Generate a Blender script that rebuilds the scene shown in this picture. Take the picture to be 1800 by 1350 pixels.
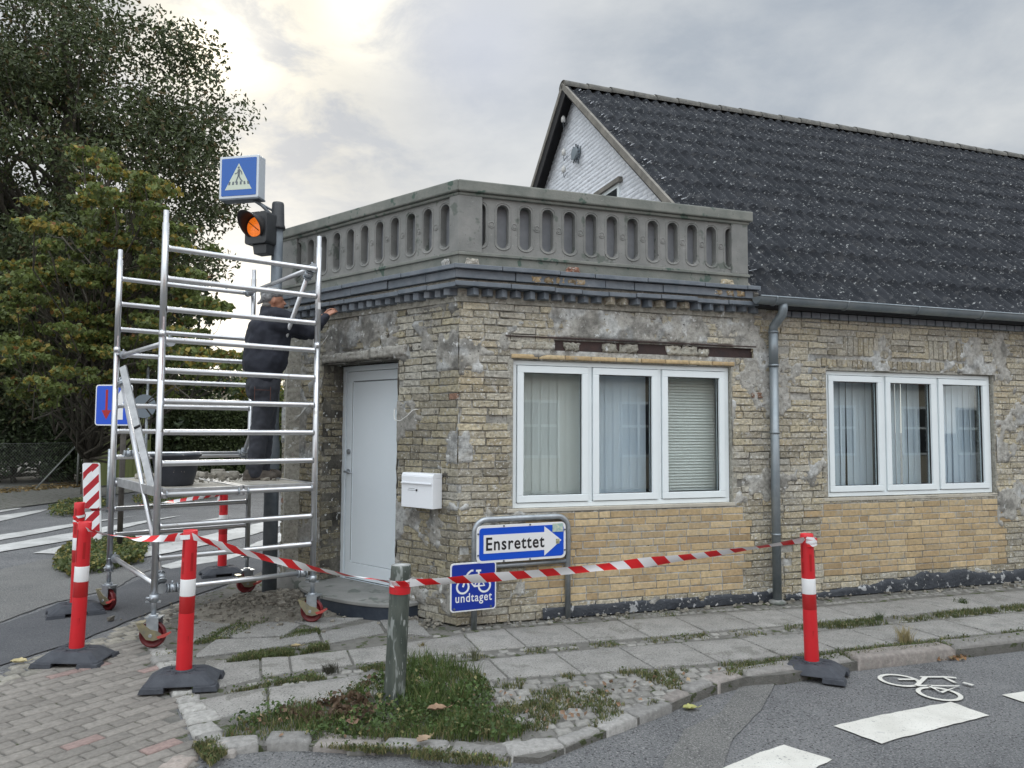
import bpy, bmesh, math, random
import numpy as np
from mathutils import Vector, Matrix
random.seed(7); rng = np.random.default_rng(7)
S = bpy.context.scene
for o in list(bpy.data.objects): bpy.data.objects.remove(o)
COL = S.collection
# ------------------------------------------------------------------ camera
EYE = 1.68; F = 1350.0
pit = math.atan(80/1350); rho = math.radians(.275)
fw = np.array([0, math.cos(pit), math.sin(pit)]); _r = np.array([1., 0, 0]); _u = np.cross(_r, fw)
rt = _r*math.cos(rho)+_u*math.sin(rho); up = -_r*math.sin(rho)+_u*math.cos(rho)
CAM = np.array([0, 0, EYE])
cam = bpy.data.cameras.new('camera'); cam.sensor_width = 36; cam.lens = 27; cam.clip_end = 2000; cam.clip_start = .05
co = bpy.data.objects.new('camera', cam); COL.objects.link(co)
co.matrix_world = Matrix(((rt[0], up[0], -fw[0], 0), (rt[1], up[1], -fw[1], 0), (rt[2], up[2], -fw[2], EYE), (0, 0, 0, 1)))
S.camera = co
S.render.resolution_x = 1024; S.render.resolution_y = 768
# ------------------------------------------------------------------ colour management
S.view_settings.view_transform = 'Standard'; S.view_settings.look = 'None'
S.view_settings.exposure = 0.55; S.view_settings.gamma = 1
# ------------------------------------------------------------------ sky
SUN_EL = math.radians(24); SUN_AZ = math.radians(-20.5)     # azimuth from +Y towards +X
w = bpy.data.worlds.new('World'); S.world = w; w.use_nodes = True
nt = w.node_tree; nt.nodes.clear()
def N(tree, typ, **kw):
    n = tree.nodes.new(typ)
    for k, v in kw.items():
        if k.startswith('i_'): n.inputs[k[2:].replace('_', ' ')].default_value = v
        else: setattr(n, k, v)
    return n
def link(t, a, b): t.links.new(a, b)
def mth(t, op, a, b=None, c=None, clamp=False):
    n = t.nodes.new('ShaderNodeMath'); n.operation = op; n.use_clamp = clamp
    for i, v in enumerate((a, b, c)):
        if v is None: continue
        if hasattr(v, 'is_linked'): t.links.new(v, n.inputs[i])
        else: n.inputs[i].default_value = v
    return n.outputs[0]
def mixc(t, f, a, b, mode='MIX'):
    n = t.nodes.new('ShaderNodeMix'); n.data_type = 'RGBA'; n.blend_type = mode
    for s, v in ((n.inputs[0], f), (n.inputs[6], a), (n.inputs[7], b)):
        if hasattr(v, 'is_linked'): t.links.new(v, s)
        else: s.default_value = v if not isinstance(v, tuple) or len(v) == 4 else (*v, 1)
    return n.outputs[2]
def mapr(t, v, a, b, c=0, d=1, smooth=False):
    n = t.nodes.new('ShaderNodeMapRange'); n.clamp = True
    if smooth: n.interpolation_type = 'SMOOTHSTEP'
    t.links.new(v, n.inputs[0])
    for i, x in enumerate((a, b, c, d)): n.inputs[i+1].default_value = x
    return n.outputs[0]
sky = N(nt, 'ShaderNodeTexSky', sky_type='NISHITA', sun_disc=False, sun_elevation=SUN_EL, sun_rotation=SUN_AZ)
tc = N(nt, 'ShaderNodeTexCoord'); sp = N(nt, 'ShaderNodeSeparateXYZ'); link(nt, tc.outputs['Generated'], sp.inputs[0])
zc = mth(nt, 'MAXIMUM', sp.outputs[2], 0.0); zd = mth(nt, 'ADD', zc, .22)
cb = N(nt, 'ShaderNodeCombineXYZ'); link(nt, mth(nt, 'DIVIDE', sp.outputs[0], zd), cb.inputs[0]); link(nt, mth(nt, 'DIVIDE', sp.outputs[1], zd), cb.inputs[1])
def wnoise(scale, detail, rough, off=(0, 0, 0), dist=0.):
    m = N(nt, 'ShaderNodeMapping'); m.inputs['Location'].default_value = off; link(nt, cb.outputs[0], m.inputs[0])
    n = N(nt, 'ShaderNodeTexNoise'); n.inputs['Scale'].default_value = scale; n.inputs['Detail'].default_value = detail
    n.inputs['Roughness'].default_value = rough; n.inputs['Distortion'].default_value = dist; link(nt, m.outputs[0], n.inputs['Vector']); return n.outputs[0]
n1 = wnoise(1.5, 7, .55, (3.1, .7, 0), .4); n2 = wnoise(4.2, 7, .62, (1.3, 5.2, 0), .3)
tone = mapr(nt, mth(nt, 'ADD', mth(nt, 'MULTIPLY', n1, .75), mth(nt, 'MULTIPLY', n2, .25)), .40, .60)
cl = mixc(nt, tone, (.30, .33, .365), (.465, .48, .485))
hz = mapr(nt, sp.outputs[2], 0.0, .42, 1, 0, True)
cl = mixc(nt, mth(nt, 'MULTIPLY', hz, .6), cl, (.53, .515, .48))
def sdir(az, el): return (math.sin(az)*math.cos(el), math.cos(az)*math.cos(el), math.sin(el))
def lobe(px, py, pw):
    d = fw*F+rt*(px-900)+up*(675-py); d = d/np.linalg.norm(d)
    v = N(nt, 'ShaderNodeVectorMath', operation='DOT_PRODUCT'); link(nt, tc.outputs['Generated'], v.inputs[0]); v.inputs[1].default_value = tuple(d)
    return mth(nt, 'POWER', mth(nt, 'MAXIMUM', v.outputs['Value'], 0.0), pw)
cm = mapr(nt, n2, .36, .58)
def addl(cl, f, col): return mixc(nt, f, cl, col, 'ADD')
cl = addl(cl, mth(nt, 'MULTIPLY', lobe(405, 55, 900), mapr(nt, n2, .38, .56, .35, 1)), (.70, .60, .40))
cl = addl(cl, mth(nt, 'MULTIPLY', lobe(640, 0, 700), cm), (.50, .43, .28))
cl = addl(cl, mth(nt, 'MULTIPLY', lobe(440, 90, 70), mapr(nt, n2, .42, .56, .0, 1)), (.22, .175, .075))
cl = addl(cl, mth(nt, 'MULTIPLY', lobe(400, 590, 200), 1.0), (.55, .47, .34))
cl = mixc(nt, mth(nt, 'MULTIPLY', lobe(840, 70, 260), .6), cl, (.40, .43, .50))
gz = mapr(nt, sp.outputs[2], .5, .95, 1, 3.1, True); gb = mapr(nt, sp.outputs[1], .25, -.6, 1, 2.35, True)  # unseen sky overhead and behind the camera brightened to light the facade
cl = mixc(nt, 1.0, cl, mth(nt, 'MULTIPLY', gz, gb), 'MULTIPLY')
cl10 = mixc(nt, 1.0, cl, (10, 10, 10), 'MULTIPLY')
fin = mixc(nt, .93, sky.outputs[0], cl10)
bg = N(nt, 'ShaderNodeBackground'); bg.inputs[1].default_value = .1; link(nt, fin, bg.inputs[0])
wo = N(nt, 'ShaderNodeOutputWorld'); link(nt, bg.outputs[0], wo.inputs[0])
# ------------------------------------------------------------------ sun (behind cloud)
sl = bpy.data.lights.new('sun', 'SUN'); sl.energy = 1.0; sl.angle = math.radians(14); sl.color = (1, .94, .84)
so = bpy.data.objects.new('sun', sl); COL.objects.link(so)
so.rotation_euler = (-Vector(sdir(SUN_AZ, SUN_EL))).to_track_quat('-Z', 'Y').to_euler()

# ================================================================== helpers
def ray(px, py): return fw*F+rt*(px-900)+up*(675-py)
def G(px, py, z=0.):
    d = ray(px, py); return CAM+d*((z-EYE)/d[2])
def AT(px, py, depth):
    d = ray(px, py); return CAM+d*(depth/d[1])
aR = math.radians(18.7); aL = math.radians(139.7)
UR = np.array([math.cos(aR), math.sin(aR), 0]); UL = np.array([math.cos(aL), math.sin(aL), 0])
NR = np.array([UR[1], -UR[0], 0]); NL = np.array([-UL[1], UL[0], 0]); Z3 = np.array([0, 0, 1.])
C0 = G(803, 1100)
class Fr:
    def __init__(s, o, u, n): s.o, s.u, s.n = np.array(o, float), u, n
    def __call__(s, u, n, z):
        u, n, z = np.broadcast_arrays(*[np.asarray(a, float) for a in (u, n, z)])
        return s.o+u[..., None]*s.u+n[..., None]*s.n+z[..., None]*Z3
FR = Fr(C0, UR, NR); FL = Fr(C0, UL, NL)
def hit(fr, px, py, n=0):
    d = ray(px, py); t = ((fr.o-CAM).dot(fr.n)+n)/d.dot(fr.n); p = CAM+d*t; return (p-fr.o).dot(fr.u), p[2]
def h2(ix, iy, seed):
    h = (ix.astype(np.int64)*374761393+iy.astype(np.int64)*668265263+seed*1442695041) & 0xffffffff
    h = ((h ^ (h >> 13))*1274126177) & 0xffffffff
    return ((h ^ (h >> 16)) & 0xffff)/65535.
def vn(x, y, seed=0):
    x = np.asarray(x, float); y = np.asarray(y, float); ix = np.floor(x); iy = np.floor(y); fx = x-ix; fy = y-iy
    fx = fx*fx*(3-2*fx); fy = fy*fy*(3-2*fy)
    a = h2(ix, iy, seed); b = h2(ix+1, iy, seed); c = h2(ix, iy+1, seed); d = h2(ix+1, iy+1, seed)
    return (a*(1-fx)+b*fx)*(1-fy)+(c*(1-fx)+d*fx)*fy
def fbm(x, y, seed=0, o=4):
    s = 0; a = .5; t = 0
    for i in range(o): s = s+a*vn(x, y, seed+i); t += a; a *= .55; x = np.asarray(x)*2.03; y = np.asarray(y)*2.03
    return s/t
def sst(a, b, x): t = np.clip((x-a)/(b-a), 0, 1); return t*t*(3-2*t)

ORG = {}
def prop(o, label=None, cat=None, group=None, kind=None):
    for k, v in (('label', label), ('category', cat), ('group', group), ('kind', kind)):
        if v: o[k] = v
    return o
def thing(name, label, cat, loc=(0, 0, 0), group=None, rotz=0):
    o = bpy.data.objects.new(name, None); o.empty_display_size = .1; COL.objects.link(o)
    o.location = tuple(float(c) for c in loc); o.rotation_euler = (0, 0, rotz); prop(o, label, cat, group)
    ORG[o.name] = np.array([float(c) for c in loc]); return o
class MB:
    def __init__(s): s.v = []; s.f = []; s.n = 0; s.uv = []; s.c = []; s.hasc = False; s.smf = []
    def add(s, V, Fs, col=None, uv=None, smooth=True):
        V = np.asarray(V, float).reshape(-1, 3); s.v.append(V)
        for f in Fs: s.f.append(tuple(int(i)+s.n for i in f))
        s.smf += [smooth]*len(Fs)
        if col is not None:
            s.hasc = True; col = np.asarray(col, float); col = np.broadcast_to(col, (len(V), 3)) if col.ndim == 1 else col
        else: col = np.ones((len(V), 3))
        s.c.append(col)
        if uv is not None: s.uv += [tuple(p) for p in uv]
        s.n += len(V); return s
    def box(s, fr, u, n, z, col=None, jit=0):
        (u0, u1), (n0, n1), (z0, z1) = u, n, z
        P = np.array([[a, b, c] for c in (z0, z1) for b in (n0, n1) for a in (u0, u1)], float)
        if jit: P = P+rng.uniform(-jit, jit, P.shape)
        V = fr(P[:, 0], P[:, 1], P[:, 2]) if fr else P
        return s.add(V, [(0, 1, 3, 2), (4, 6, 7, 5), (0, 4, 5, 1), (2, 3, 7, 6), (0, 2, 6, 4), (1, 5, 7, 3)], col, smooth=False)
    def tube(s, p0, p1, r0, r1=None, n=12, cap=True, col=None): return s.path([p0, p1], [r0, r1 if r1 is not None else r0], n, cap, col)
    def path(s, pts, r, n=10, cap=True, col=None, closed=False):
        pts = [np.array(p, float) for p in pts]; m = len(pts); r = [r]*m if np.isscalar(r) else r
        V = []; prev = None
        for i, p in enumerate(pts):
            if closed: t = pts[(i+1) % m]-pts[i-1]
            else: t = pts[min(i+1, m-1)]-pts[max(i-1, 0)]
            t = t/np.linalg.norm(t)
            if prev is None:
                a = np.array([0, 0, 1.]) if abs(t[2]) < .9 else np.array([1., 0, 0]); x = np.cross(a, t)
            else: x = prev-t*prev.dot(t)
            x /= np.linalg.norm(x); y = np.cross(t, x); prev = x
            for k in range(n):
                a = 2*math.pi*k/n; V.append(p+r[i]*(x*math.cos(a)+y*math.sin(a)))
        Fs = [(i*n+k, i*n+(k+1) % n, (i+1)*n+(k+1) % n, (i+1)*n+k) for i in range(m-1) for k in range(n)]
        if closed: Fs += [((m-1)*n+k, (m-1)*n+(k+1) % n, (k+1) % n, k) for k in range(n)]
        s.add(V, Fs, col)
        if cap and not closed:
            b = s.n-m*n
            s.f.append(tuple(b+k for k in range(n))[::-1]); s.f.append(tuple(b+(m-1)*n+k for k in range(n))); s.smf += [False, False]
        return s
    def lathe(s, prof, o=(0, 0, 0), ax='z', n=24, col=None, sx=1, sy=1):
        V = []
        for r, h in prof:
            for k in range(n):
                a = 2*math.pi*k/n; p = (r*math.cos(a)*sx, r*math.sin(a)*sy, h)
                if ax == 'x': p = (p[2], p[0], p[1])
                if ax == 'y': p = (p[0], p[2], p[1])
                V.append(np.array(o)+p)
        m = len(prof)
        Fs = [(i*n+k, i*n+(k+1) % n, (i+1)*n+(k+1) % n, (i+1)*n+k) for i in range(m-1) for k in range(n)]
        Fs.append(tuple(range(n))[::-1]); Fs.append(tuple((m-1)*n+k for k in range(n)))
        s.add(V, Fs, col); s.smf[-1] = s.smf[-2] = False; return s
    def prism(s, poly, fr, n0, n1, col=None):      # polygon in (u,z), extruded along n
        m = len(poly); P = np.array(poly, float)
        V = np.concatenate([fr(P[:, 0], n0, P[:, 1]), fr(P[:, 0], n1, P[:, 1])])
        Fs = [tuple(range(m)), tuple(range(m, 2*m))[::-1]]+[(i, i+m, (i+1) % m+m, (i+1) % m) for i in range(m)]
        return s.add(V, Fs, col, smooth=False)
    def slab(s, poly, z0, z1, col=None):           # ground polygon xy
        m = len(poly); P = np.array([p[:2] for p in poly], float)
        V = np.concatenate([np.c_[P, np.full(m, z0)], np.c_[P, np.full(m, z1)]])
        Fs = [tuple(range(m)), tuple(range(m, 2*m))]+[(i, i+m, (i+1) % m+m, (i+1) % m) for i in range(m)]
        return s.add(V, Fs, col, smooth=False)
    def sphere(s, c, r, n=12, col=None):
        r = np.array([r]*3 if np.isscalar(r) else r, float); V = []
        for i in range(n//2+1):
            t = math.pi*i/(n//2)
            for k in range(n):
                a = 2*math.pi*k/n; V.append(np.array(c)+r*(math.sin(t)*math.cos(a), math.sin(t)*math.sin(a), math.cos(t)))
        Fs = [(i*n+k, i*n+(k+1) % n, (i+1)*n+(k+1) % n, (i+1)*n+k) for i in range(n//2) for k in range(n)]
        return s.add(V, Fs, col)
    def grid(s, P, mask=None, col=None):
        ny, nx = P.shape[:2]; idx = np.arange(ny*nx).reshape(ny, nx)
        q = np.stack([idx[:-1, :-1], idx[:-1, 1:], idx[1:, 1:], idx[1:, :-1]], -1).reshape(-1, 4)
        if mask is not None: q = q[mask.reshape(-1)]
        return s.add(P.reshape(-1, 3), q.tolist(), None if col is None else col.reshape(-1, 3))
    def build(s, name, mat, parent=None, fix=True, bevel=0, label=None, cat=None, group=None, kind=None):
        me = bpy.data.meshes.new(name); V = np.concatenate(s.v)
        if parent is not None: V = V-ORG[parent.name]
        me.from_pydata(V.tolist(), [], s.f); me.polygons.foreach_set('use_smooth', s.smf)
        if s.hasc:
            ca = me.color_attributes.new('col', 'FLOAT_COLOR', 'POINT'); cc = np.concatenate(s.c)
            ca.data.foreach_set('color', np.c_[cc, np.ones(len(cc))].ravel())
        if s.uv:
            ul = me.uv_layers.new(name='uv'); ul.data.foreach_set('uv', np.array(s.uv).ravel())
        if fix and len(s.f) < 6000:
            bm = bmesh.new(); bm.from_mesh(me); bmesh.ops.recalc_face_normals(bm, faces=bm.faces); bm.to_mesh(me); bm.free()
        me.materials.append(mat)
        if not s.hasc and mat.get('attr'):
            ca = me.color_attributes.new('col', 'FLOAT_COLOR', 'POINT'); ca.data.foreach_set('color', [.33, .32, .28, 1]*len(V))
        o = bpy.data.objects.new(name, me); COL.objects.link(o)
        if parent is not None: o.parent = parent; ORG[o.name] = ORG[parent.name]
        if bevel:
            b = o.modifiers.new('bevel', 'BEVEL'); b.width = bevel; b.segments = 2; b.limit_method = 'ANGLE'; b.angle_limit = .6
        prop(o, label, cat, group, kind); return o

def lumps(mb, cor, nrm, h, col, base=-.02, edge=.006, amp=.0015, nx=5, ny=3, rnd=0, smooth=True):
    """many blocks at once: cor (N,4,3) corners, face raised h along nrm with worn rounded edges"""
    cor = np.asarray(cor, float); Nn = len(cor); h = np.broadcast_to(np.asarray(h, float), (Nn,)); nrm = np.asarray(nrm, float)
    lx = np.linalg.norm(cor[:, 1]-cor[:, 0], axis=1); ly = np.linalg.norm(cor[:, 3]-cor[:, 0], axis=1)
    def par(L, k):
        e = np.minimum(edge/L, .3); inner = np.linspace(0, 1, k)[None]*(1-2*e[:, None])+e[:, None]
        return np.concatenate([np.zeros((Nn, 2)), inner, np.ones((Nn, 2))], 1)
    sx = par(lx, nx); sy = par(ly, ny); X = nx+4; Y = ny+4
    s = sx[:, None, :, None]; t = sy[:, :, None, None]
    c = cor[:, :, None, None, :]
    P = c[:, 0]*(1-s)*(1-t)+c[:, 1]*s*(1-t)+c[:, 2]*s*t+c[:, 3]*(1-s)*t
    ring = np.minimum(np.minimum(np.arange(X)[None], X-1-np.arange(X)[None]), np.minimum(np.arange(Y)[:, None], Y-1-np.arange(Y)[:, None]))
    H = np.where(ring == 0, base, 0.)[None]+np.where(ring == 0, 0., 1.)[None]*(h[:, None, None]-np.where(ring == 1, edge*.8, 0.)[None])
    r = rng.uniform(-1, 1, (Nn, Y, X))*amp*np.where(ring >= 1, 1, 0)
    H = H+r
    if rnd:
        j = rng.uniform(-1, 1, (Nn, Y, X, 3))*rnd; j[:, 0] = j[:, 1]; j[:, -1] = j[:, -2]; j[:, :, 0] = j[:, :, 1]; j[:, :, -1] = j[:, :, -2]; P = P+j
    P = P+H[..., None]*nrm
    idx = np.arange(Nn*X*Y).reshape(Nn, Y, X)
    q = np.stack([idx[:, :-1, :-1], idx[:, :-1, 1:], idx[:, 1:, 1:], idx[:, 1:, :-1]], -1).reshape(-1, 4)
    cc = np.repeat(np.broadcast_to(np.asarray(col, float), (Nn, 3)), X*Y, 0)
    mb.add(P.reshape(-1, 3), q.tolist(), cc, smooth=smooth)

# ------------------------------------------------------------------ materials
def mat(name, c1=(.5, .5, .5), c2=None, scale=5, rough=.7, metal=0, bump=0, bscale=40, attr=False, detail=6, lo=.35, hi=.65,
        spots=None, spec=.5, rv=0, transl=0, coat=0, world=False, stretch=None, bdist=.01, glow=None):
    m = bpy.data.materials.new(name); m.use_nodes = True; t = m.node_tree; b = t.nodes['Principled BSDF']
    if attr: m['attr'] = 1
    tcn = N(t, 'ShaderNodeTexCoord'); src = tcn.outputs['Object']
    if world: g = N(t, 'ShaderNodeNewGeometry'); src = g.outputs['Position']
    if stretch:
        mp = N(t, 'ShaderNodeMapping'); mp.inputs['Scale'].default_value = stretch; link(t, src, mp.inputs[0]); src = mp.outputs[0]
    def noise(sc, de=detail, ro=.6):
        n = N(t, 'ShaderNodeTexNoise'); n.inputs['Scale'].default_value = sc; n.inputs['Detail'].default_value = de; n.inputs['Roughness'].default_value = ro
        link(t, src, n.inputs['Vector']); return n.outputs[0]
    base = None
    if attr:
        a = N(t, 'ShaderNodeVertexColor', layer_name='col'); base = a.outputs[0]
        f = mapr(t, noise(scale), lo, hi, 1-attr, 1+attr)
        base = mixc(t, 1., base, f, 'MULTIPLY')
        if c2: base = mixc(t, mapr(t, noise(scale*.37+1.1), .56, .70), base, c2)
    elif c2: base = mixc(t, mapr(t, noise(scale), lo, hi), c1, c2)
    if spots:
        for sc, thr, colr in spots:
            base = mixc(t, mapr(t, noise(sc, 3), thr, thr+.04), base if base is not None else (*c1, 1), colr)
    if base is not None: link(t, base, b.inputs['Base Color'])
    else: b.inputs['Base Color'].default_value = (*c1, 1)
    b.inputs['Roughness'].default_value = rough; b.inputs['Metallic'].default_value = metal
    b.inputs['Specular IOR Level'].default_value = spec; b.inputs['Coat Weight'].default_value = coat
    if rv: link(t, mapr(t, noise(scale*2.3), .3, .7, max(rough-rv, .03), min(rough+rv, 1)), b.inputs['Roughness'])
    if bump:
        bn = N(t, 'ShaderNodeBump'); bn.inputs['Strength'].default_value = bump; bn.inputs['Distance'].default_value = bdist
        link(t, noise(bscale, 5, .65), bn.inputs['Height']); link(t, bn.outputs[0], b.inputs['Normal'])
    if glow:
        b.inputs['Emission Color'].default_value = (*glow[0], 1); b.inputs['Emission Strength'].default_value = glow[1]
    if transl:
        tr = N(t, 'ShaderNodeBsdfTranslucent'); mx = N(t, 'ShaderNodeMixShader'); mx.inputs[0].default_value = transl
        if base is not None: link(t, base, tr.inputs[0])
        else: tr.inputs[0].default_value = (*c1, 1)
        link(t, b.outputs[0], mx.inputs[1]); link(t, tr.outputs[0], mx.inputs[2]); link(t, mx.outputs[0], t.nodes['Material Output'].inputs[0])
    return m
def stripe_mat(name, ca, cb_, pitch, skew, rough=.5, wob=0):
    m = bpy.data.materials.new(name); m.use_nodes = True; t = m.node_tree; b = t.nodes['Principled BSDF']
    u = N(t, 'ShaderNodeUVMap', uv_map='uv'); s = N(t, 'ShaderNodeSeparateXYZ'); link(t, u.outputs[0], s.inputs[0])
    x = mth(t, 'ADD', mth(t, 'DIVIDE', s.outputs[0], pitch), mth(t, 'MULTIPLY', s.outputs[1], skew/pitch))
    f = mth(t, 'GREATER_THAN', mth(t, 'FRACT', x), .5)
    link(t, mixc(t, f, ca, cb_), b.inputs['Base Color']); b.inputs['Roughness'].default_value = rough
    return m
M = {}
M['brick'] = mat('old yellow brick', attr=.34, c2=(.40, .385, .35), scale=38, rough=.92, bump=1., bscale=80, bdist=.008, lo=.33, hi=.67, spots=[(42, .60, (.56, .55, .51)), (13, .66, (.50, .50, .47)), (48, .645, (.07, .065, .055)), (17, .68, (.13, .12, .105))])
M['brickL'] = mat('shade darkened brick', attr=.36, c2=(.27, .265, .245), scale=34, rough=.93, bump=1., bscale=80, bdist=.008, lo=.33, hi=.67, spots=[(40, .62, (.42, .41, .37)), (12, .67, (.36, .36, .33)), (9, .64, (.085, .08, .07)), (46, .64, (.05, .045, .04))])  # left wall's shade put into the colour, a darker version of the old brick
M['bricknew'] = mat('clean yellow brick', attr=.22, c2=(.36, .33, .27), scale=34, rough=.85, bump=.45, bscale=120, bdist=.004, lo=.3, hi=.7)
M['mortar'] = mat('lime mortar', attr=.30, scale=28, rough=.95, bump=1., bscale=90, bdist=.01, lo=.33, hi=.67, spots=[(15, .63, (.58, .59, .58)), (38, .655, (.09, .085, .075)), (8, .68, (.34, .30, .22))])
M['tile'] = mat('slate blue tile', (.105, .128, .155), (.16, .18, .205), 9, .5, bump=.4, bscale=30, spots=[(14, .70, (.28, .27, .25))], rv=.12)
M['concrete'] = mat('aged cast concrete', (.175, .18, .173), (.25, .25, .24), 3.5, .9, bump=.5, bscale=60, bdist=.006, spots=[(5, .60, (.125, .14, .125)), (23, .68, (.28, .285, .27)), (40, .68, (.09, .09, .085))])
M['conc_green'] = mat('mossy cast concrete', (.145, .158, .143), (.215, .22, .20), 5, .92, bump=.6, bscale=50, bdist=.006, spots=[(6, .60, (.075, .11, .09)), (18, .70, (.27, .27, .25))])
M['white'] = mat('white painted frame', (.80, .86, .88), (.77, .83, .85), 4, .35, spec=.5)
M['doorwhite'] = mat('white door', (.76, .83, .88), (.73, .80, .85), 1.2, .4)
M['gap'] = mat('black rubber seal', (.015, .015, .016), rough=.7)
M['blind'] = mat('pale blind fabric', (.82, .83, .81), (.86, .86, .84), 2, .8, transl=.25)
M['drape'] = mat('sheer blue grey curtain', (.74, .81, .90), (.80, .85, .92), 2, .85, transl=.3)
M['room'] = mat('unlit room', (.09, .09, .09), rough=.9)
M['steel'] = mat('galvanised steel', (.42, .45, .48), (.30, .33, .36), 14, .45, metal=.75, bump=.1, bscale=40, rv=.12)
M['zinc'] = mat('zinc gutter', (.20, .235, .26), (.27, .30, .32), 4, .48, metal=.55, rv=.1)
M['alu'] = mat('aluminium tube', (.66, .67, .69), (.56, .57, .59), 5, .36, metal=.9, rv=.06, spots=[(9, .66, (.44, .43, .41)), (30, .70, (.36, .35, .33))])
M['aludull'] = mat('dull aluminium', (.45, .46, .47), (.33, .34, .35), 12, .5, metal=.7, bump=.2, bscale=30)
M['poledark'] = mat('dark galvanised pole', (.10, .12, .14), (.16, .18, .20), 8, .55, metal=.4, bump=.2, bscale=30, spots=[(30, .68, (.26, .27, .28))])
M['plasticdark'] = mat('black signal housing', (.018, .021, .024), (.035, .038, .042), 6, .45)
M['red'] = mat('red plastic post', (.60, .014, .022), (.52, .013, .02), 3, .42, spec=.5, bump=.05, bscale=60, spots=[(7, .62, (.44, .018, .022)), (34, .70, (.30, .04, .035)), (60, .73, (.62, .22, .20))])
M['reddark'] = mat('deep red reflective', (.36, .008, .010), rough=.4)
M['reflwhite'] = mat('white reflective band', (.78, .79, .80), rough=.35)
M['rubber'] = mat('recycled rubber foot', (.028, .032, .042), (.05, .056, .068), 11, .75, bump=.5, bscale=50, spots=[(20, .7, (.12, .12, .12))])
M['wood_green'] = mat('weathered bollard timber', (.045, .058, .05), (.10, .115, .10), 6, .6, bump=.6, bscale=12, stretch=(3, 3, .6), spots=[(7, .60, (.24, .26, .25)), (19, .63, (.33, .35, .34))])
M['tape'] = stripe_mat('red white tape', (.80, .80, .82), (.68, .015, .02), .20, 1.1, .35)
M['board'] = stripe_mat('red white board', (.82, .83, .85), (.42, .01, .02), .24, 1.05, .4)
M['signblue'] = mat('blue sign film', (.004, .075, .55), rough=.3)
M['signnavy'] = mat('navy sign film', (.006, .03, .30), rough=.35)
M['signwhite'] = mat('white sign film', (.76, .77, .78), rough=.35)
M['black'] = mat('black lettering', (.012, .012, .014), rough=.4)
M['boxblue'] = mat('blue sign face', (.003, .095, .40), rough=.25, spec=.6)
M['boxcream'] = mat('cream sign triangle', (.56, .62, .52), rough=.3)
M['boxalu'] = mat('sign box aluminium', (.52, .56, .60), rough=.4, metal=.5)
M['amber'] = mat('lit amber lens', (.7, .2, .02), (.25, .05, .005), 75, .3, glow=((1, .20, .015), .42))
M['visorin'] = mat('visor', (.022, .02, .02), rough=.6)
M['whitebox'] = mat('white letterbox enamel', (.80, .83, .87), rough=.3)
M['asphalt'] = mat('asphalt', (.10, .103, .108), (.15, .152, .155), 1.6, .95, bump=1., bscale=120, bdist=.008, world=True, spots=[(2.1, .62, (.078, .08, .084)), (85, .55, (.21, .21, .21)), (72, .575, (.028, .028, .03)), (50, .66, (.28, .28, .27))])
M['asphaltdk'] = mat('smooth dark asphalt', (.062, .066, .074), (.085, .088, .095), 1.8, .95, bump=.9, bscale=130, bdist=.006, world=True, spots=[(85, .58, (.13, .13, .13)), (75, .60, (.035, .035, .04)), (45, .70, (.2, .2, .19))])
M['asphaltlt'] = mat('pale coarse asphalt', (.15, .148, .142), (.11, .11, .108), 2.4, .95, bump=1., bscale=150, bdist=.008, world=True, spots=[(100, .55, (.25, .25, .24)), (85, .58, (.05, .05, .05))])
M['mark'] = mat('worn road paint', (.60, .59, .55), (.50, .49, .45), 5, .85, bump=.7, bscale=110, bdist=.005, world=True, spots=[(85, .62, (.30, .30, .29)), (9, .66, (.42, .415, .40)), (22, .67, (.27, .27, .265))])
M['markold'] = mat('old worn road paint', (.50, .50, .49), (.34, .34, .33), 2, .9, bump=.4, bscale=160, world=True, spots=[(14, .63, (.20, .20, .20))])
M['slab'] = mat('concrete paving slab', attr=.2, c2=(.17, .17, .16), scale=6, rough=.95, bump=.9, bscale=120, bdist=.005, world=True, lo=.3, hi=.7, spots=[(3.1, .60, (.165, .16, .145)), (80, .57, (.31, .305, .29)), (70, .58, (.11, .11, .105)), (40, .70, (.38, .38, .37))])
M['stone'] = mat('granite sett', attr=.25, c2=(.17, .165, .15), scale=30, rough=.85, bump=.8, bscale=90, bdist=.006, world=True, lo=.3, hi=.7, spots=[(120, .66, (.36, .35, .34))])
M['clinker'] = mat('paving brick', attr=.22, scale=40, rough=.92, bump=.6, bscale=120, bdist=.005, world=True, lo=.3, hi=.7, spots=[(150, .68, (.30, .29, .27))])
M['dirt'] = mat('joint sand and moss', (.13, .127, .115), (.19, .185, .17), 12, 1., bump=1., bscale=90, bdist=.02, world=True, spots=[(9, .57, (.06, .075, .03)), (60, .66, (.27, .25, .21))])
M['grass'] = mat('grass blade', attr=.25, scale=8, rough=.7, transl=.35)
M['leaf'] = mat('leaf', attr=.2, scale=3, rough=.6, transl=.38)
M['leafdk'] = mat('dark leaf', attr=.25, scale=2, rough=.55, transl=.22)
M['bark'] = mat('bark', (.06, .052, .042), (.10, .09, .07), 6, .95, bump=1, bscale=12, stretch=(3, 3, .7), bdist=.03)
M['dry'] = mat('dry leaf', attr=.25, scale=20, rough=.8, transl=.15)
M['roof'] = mat('corrugated fibre cement', (.017, .0195, .024), (.034, .037, .043), 3.5, .95, spec=.18, bump=.6, bscale=45, bdist=.008, spots=[(9, .60, (.05, .052, .056)), (3.1, .62, (.034, .036, .04)), (24, .635, (.26, .27, .27)), (52, .66, (.22, .225, .23)), (7, .74, (.07, .09, .05))])
M['ridge'] = mat('lichened ridge tile', (.085, .085, .08), (.16, .155, .14), 7, .95, bump=.9, bscale=30, spots=[(16, .62, (.08, .08, .08)), (30, .68, (.33, .32, .27))])
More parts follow.
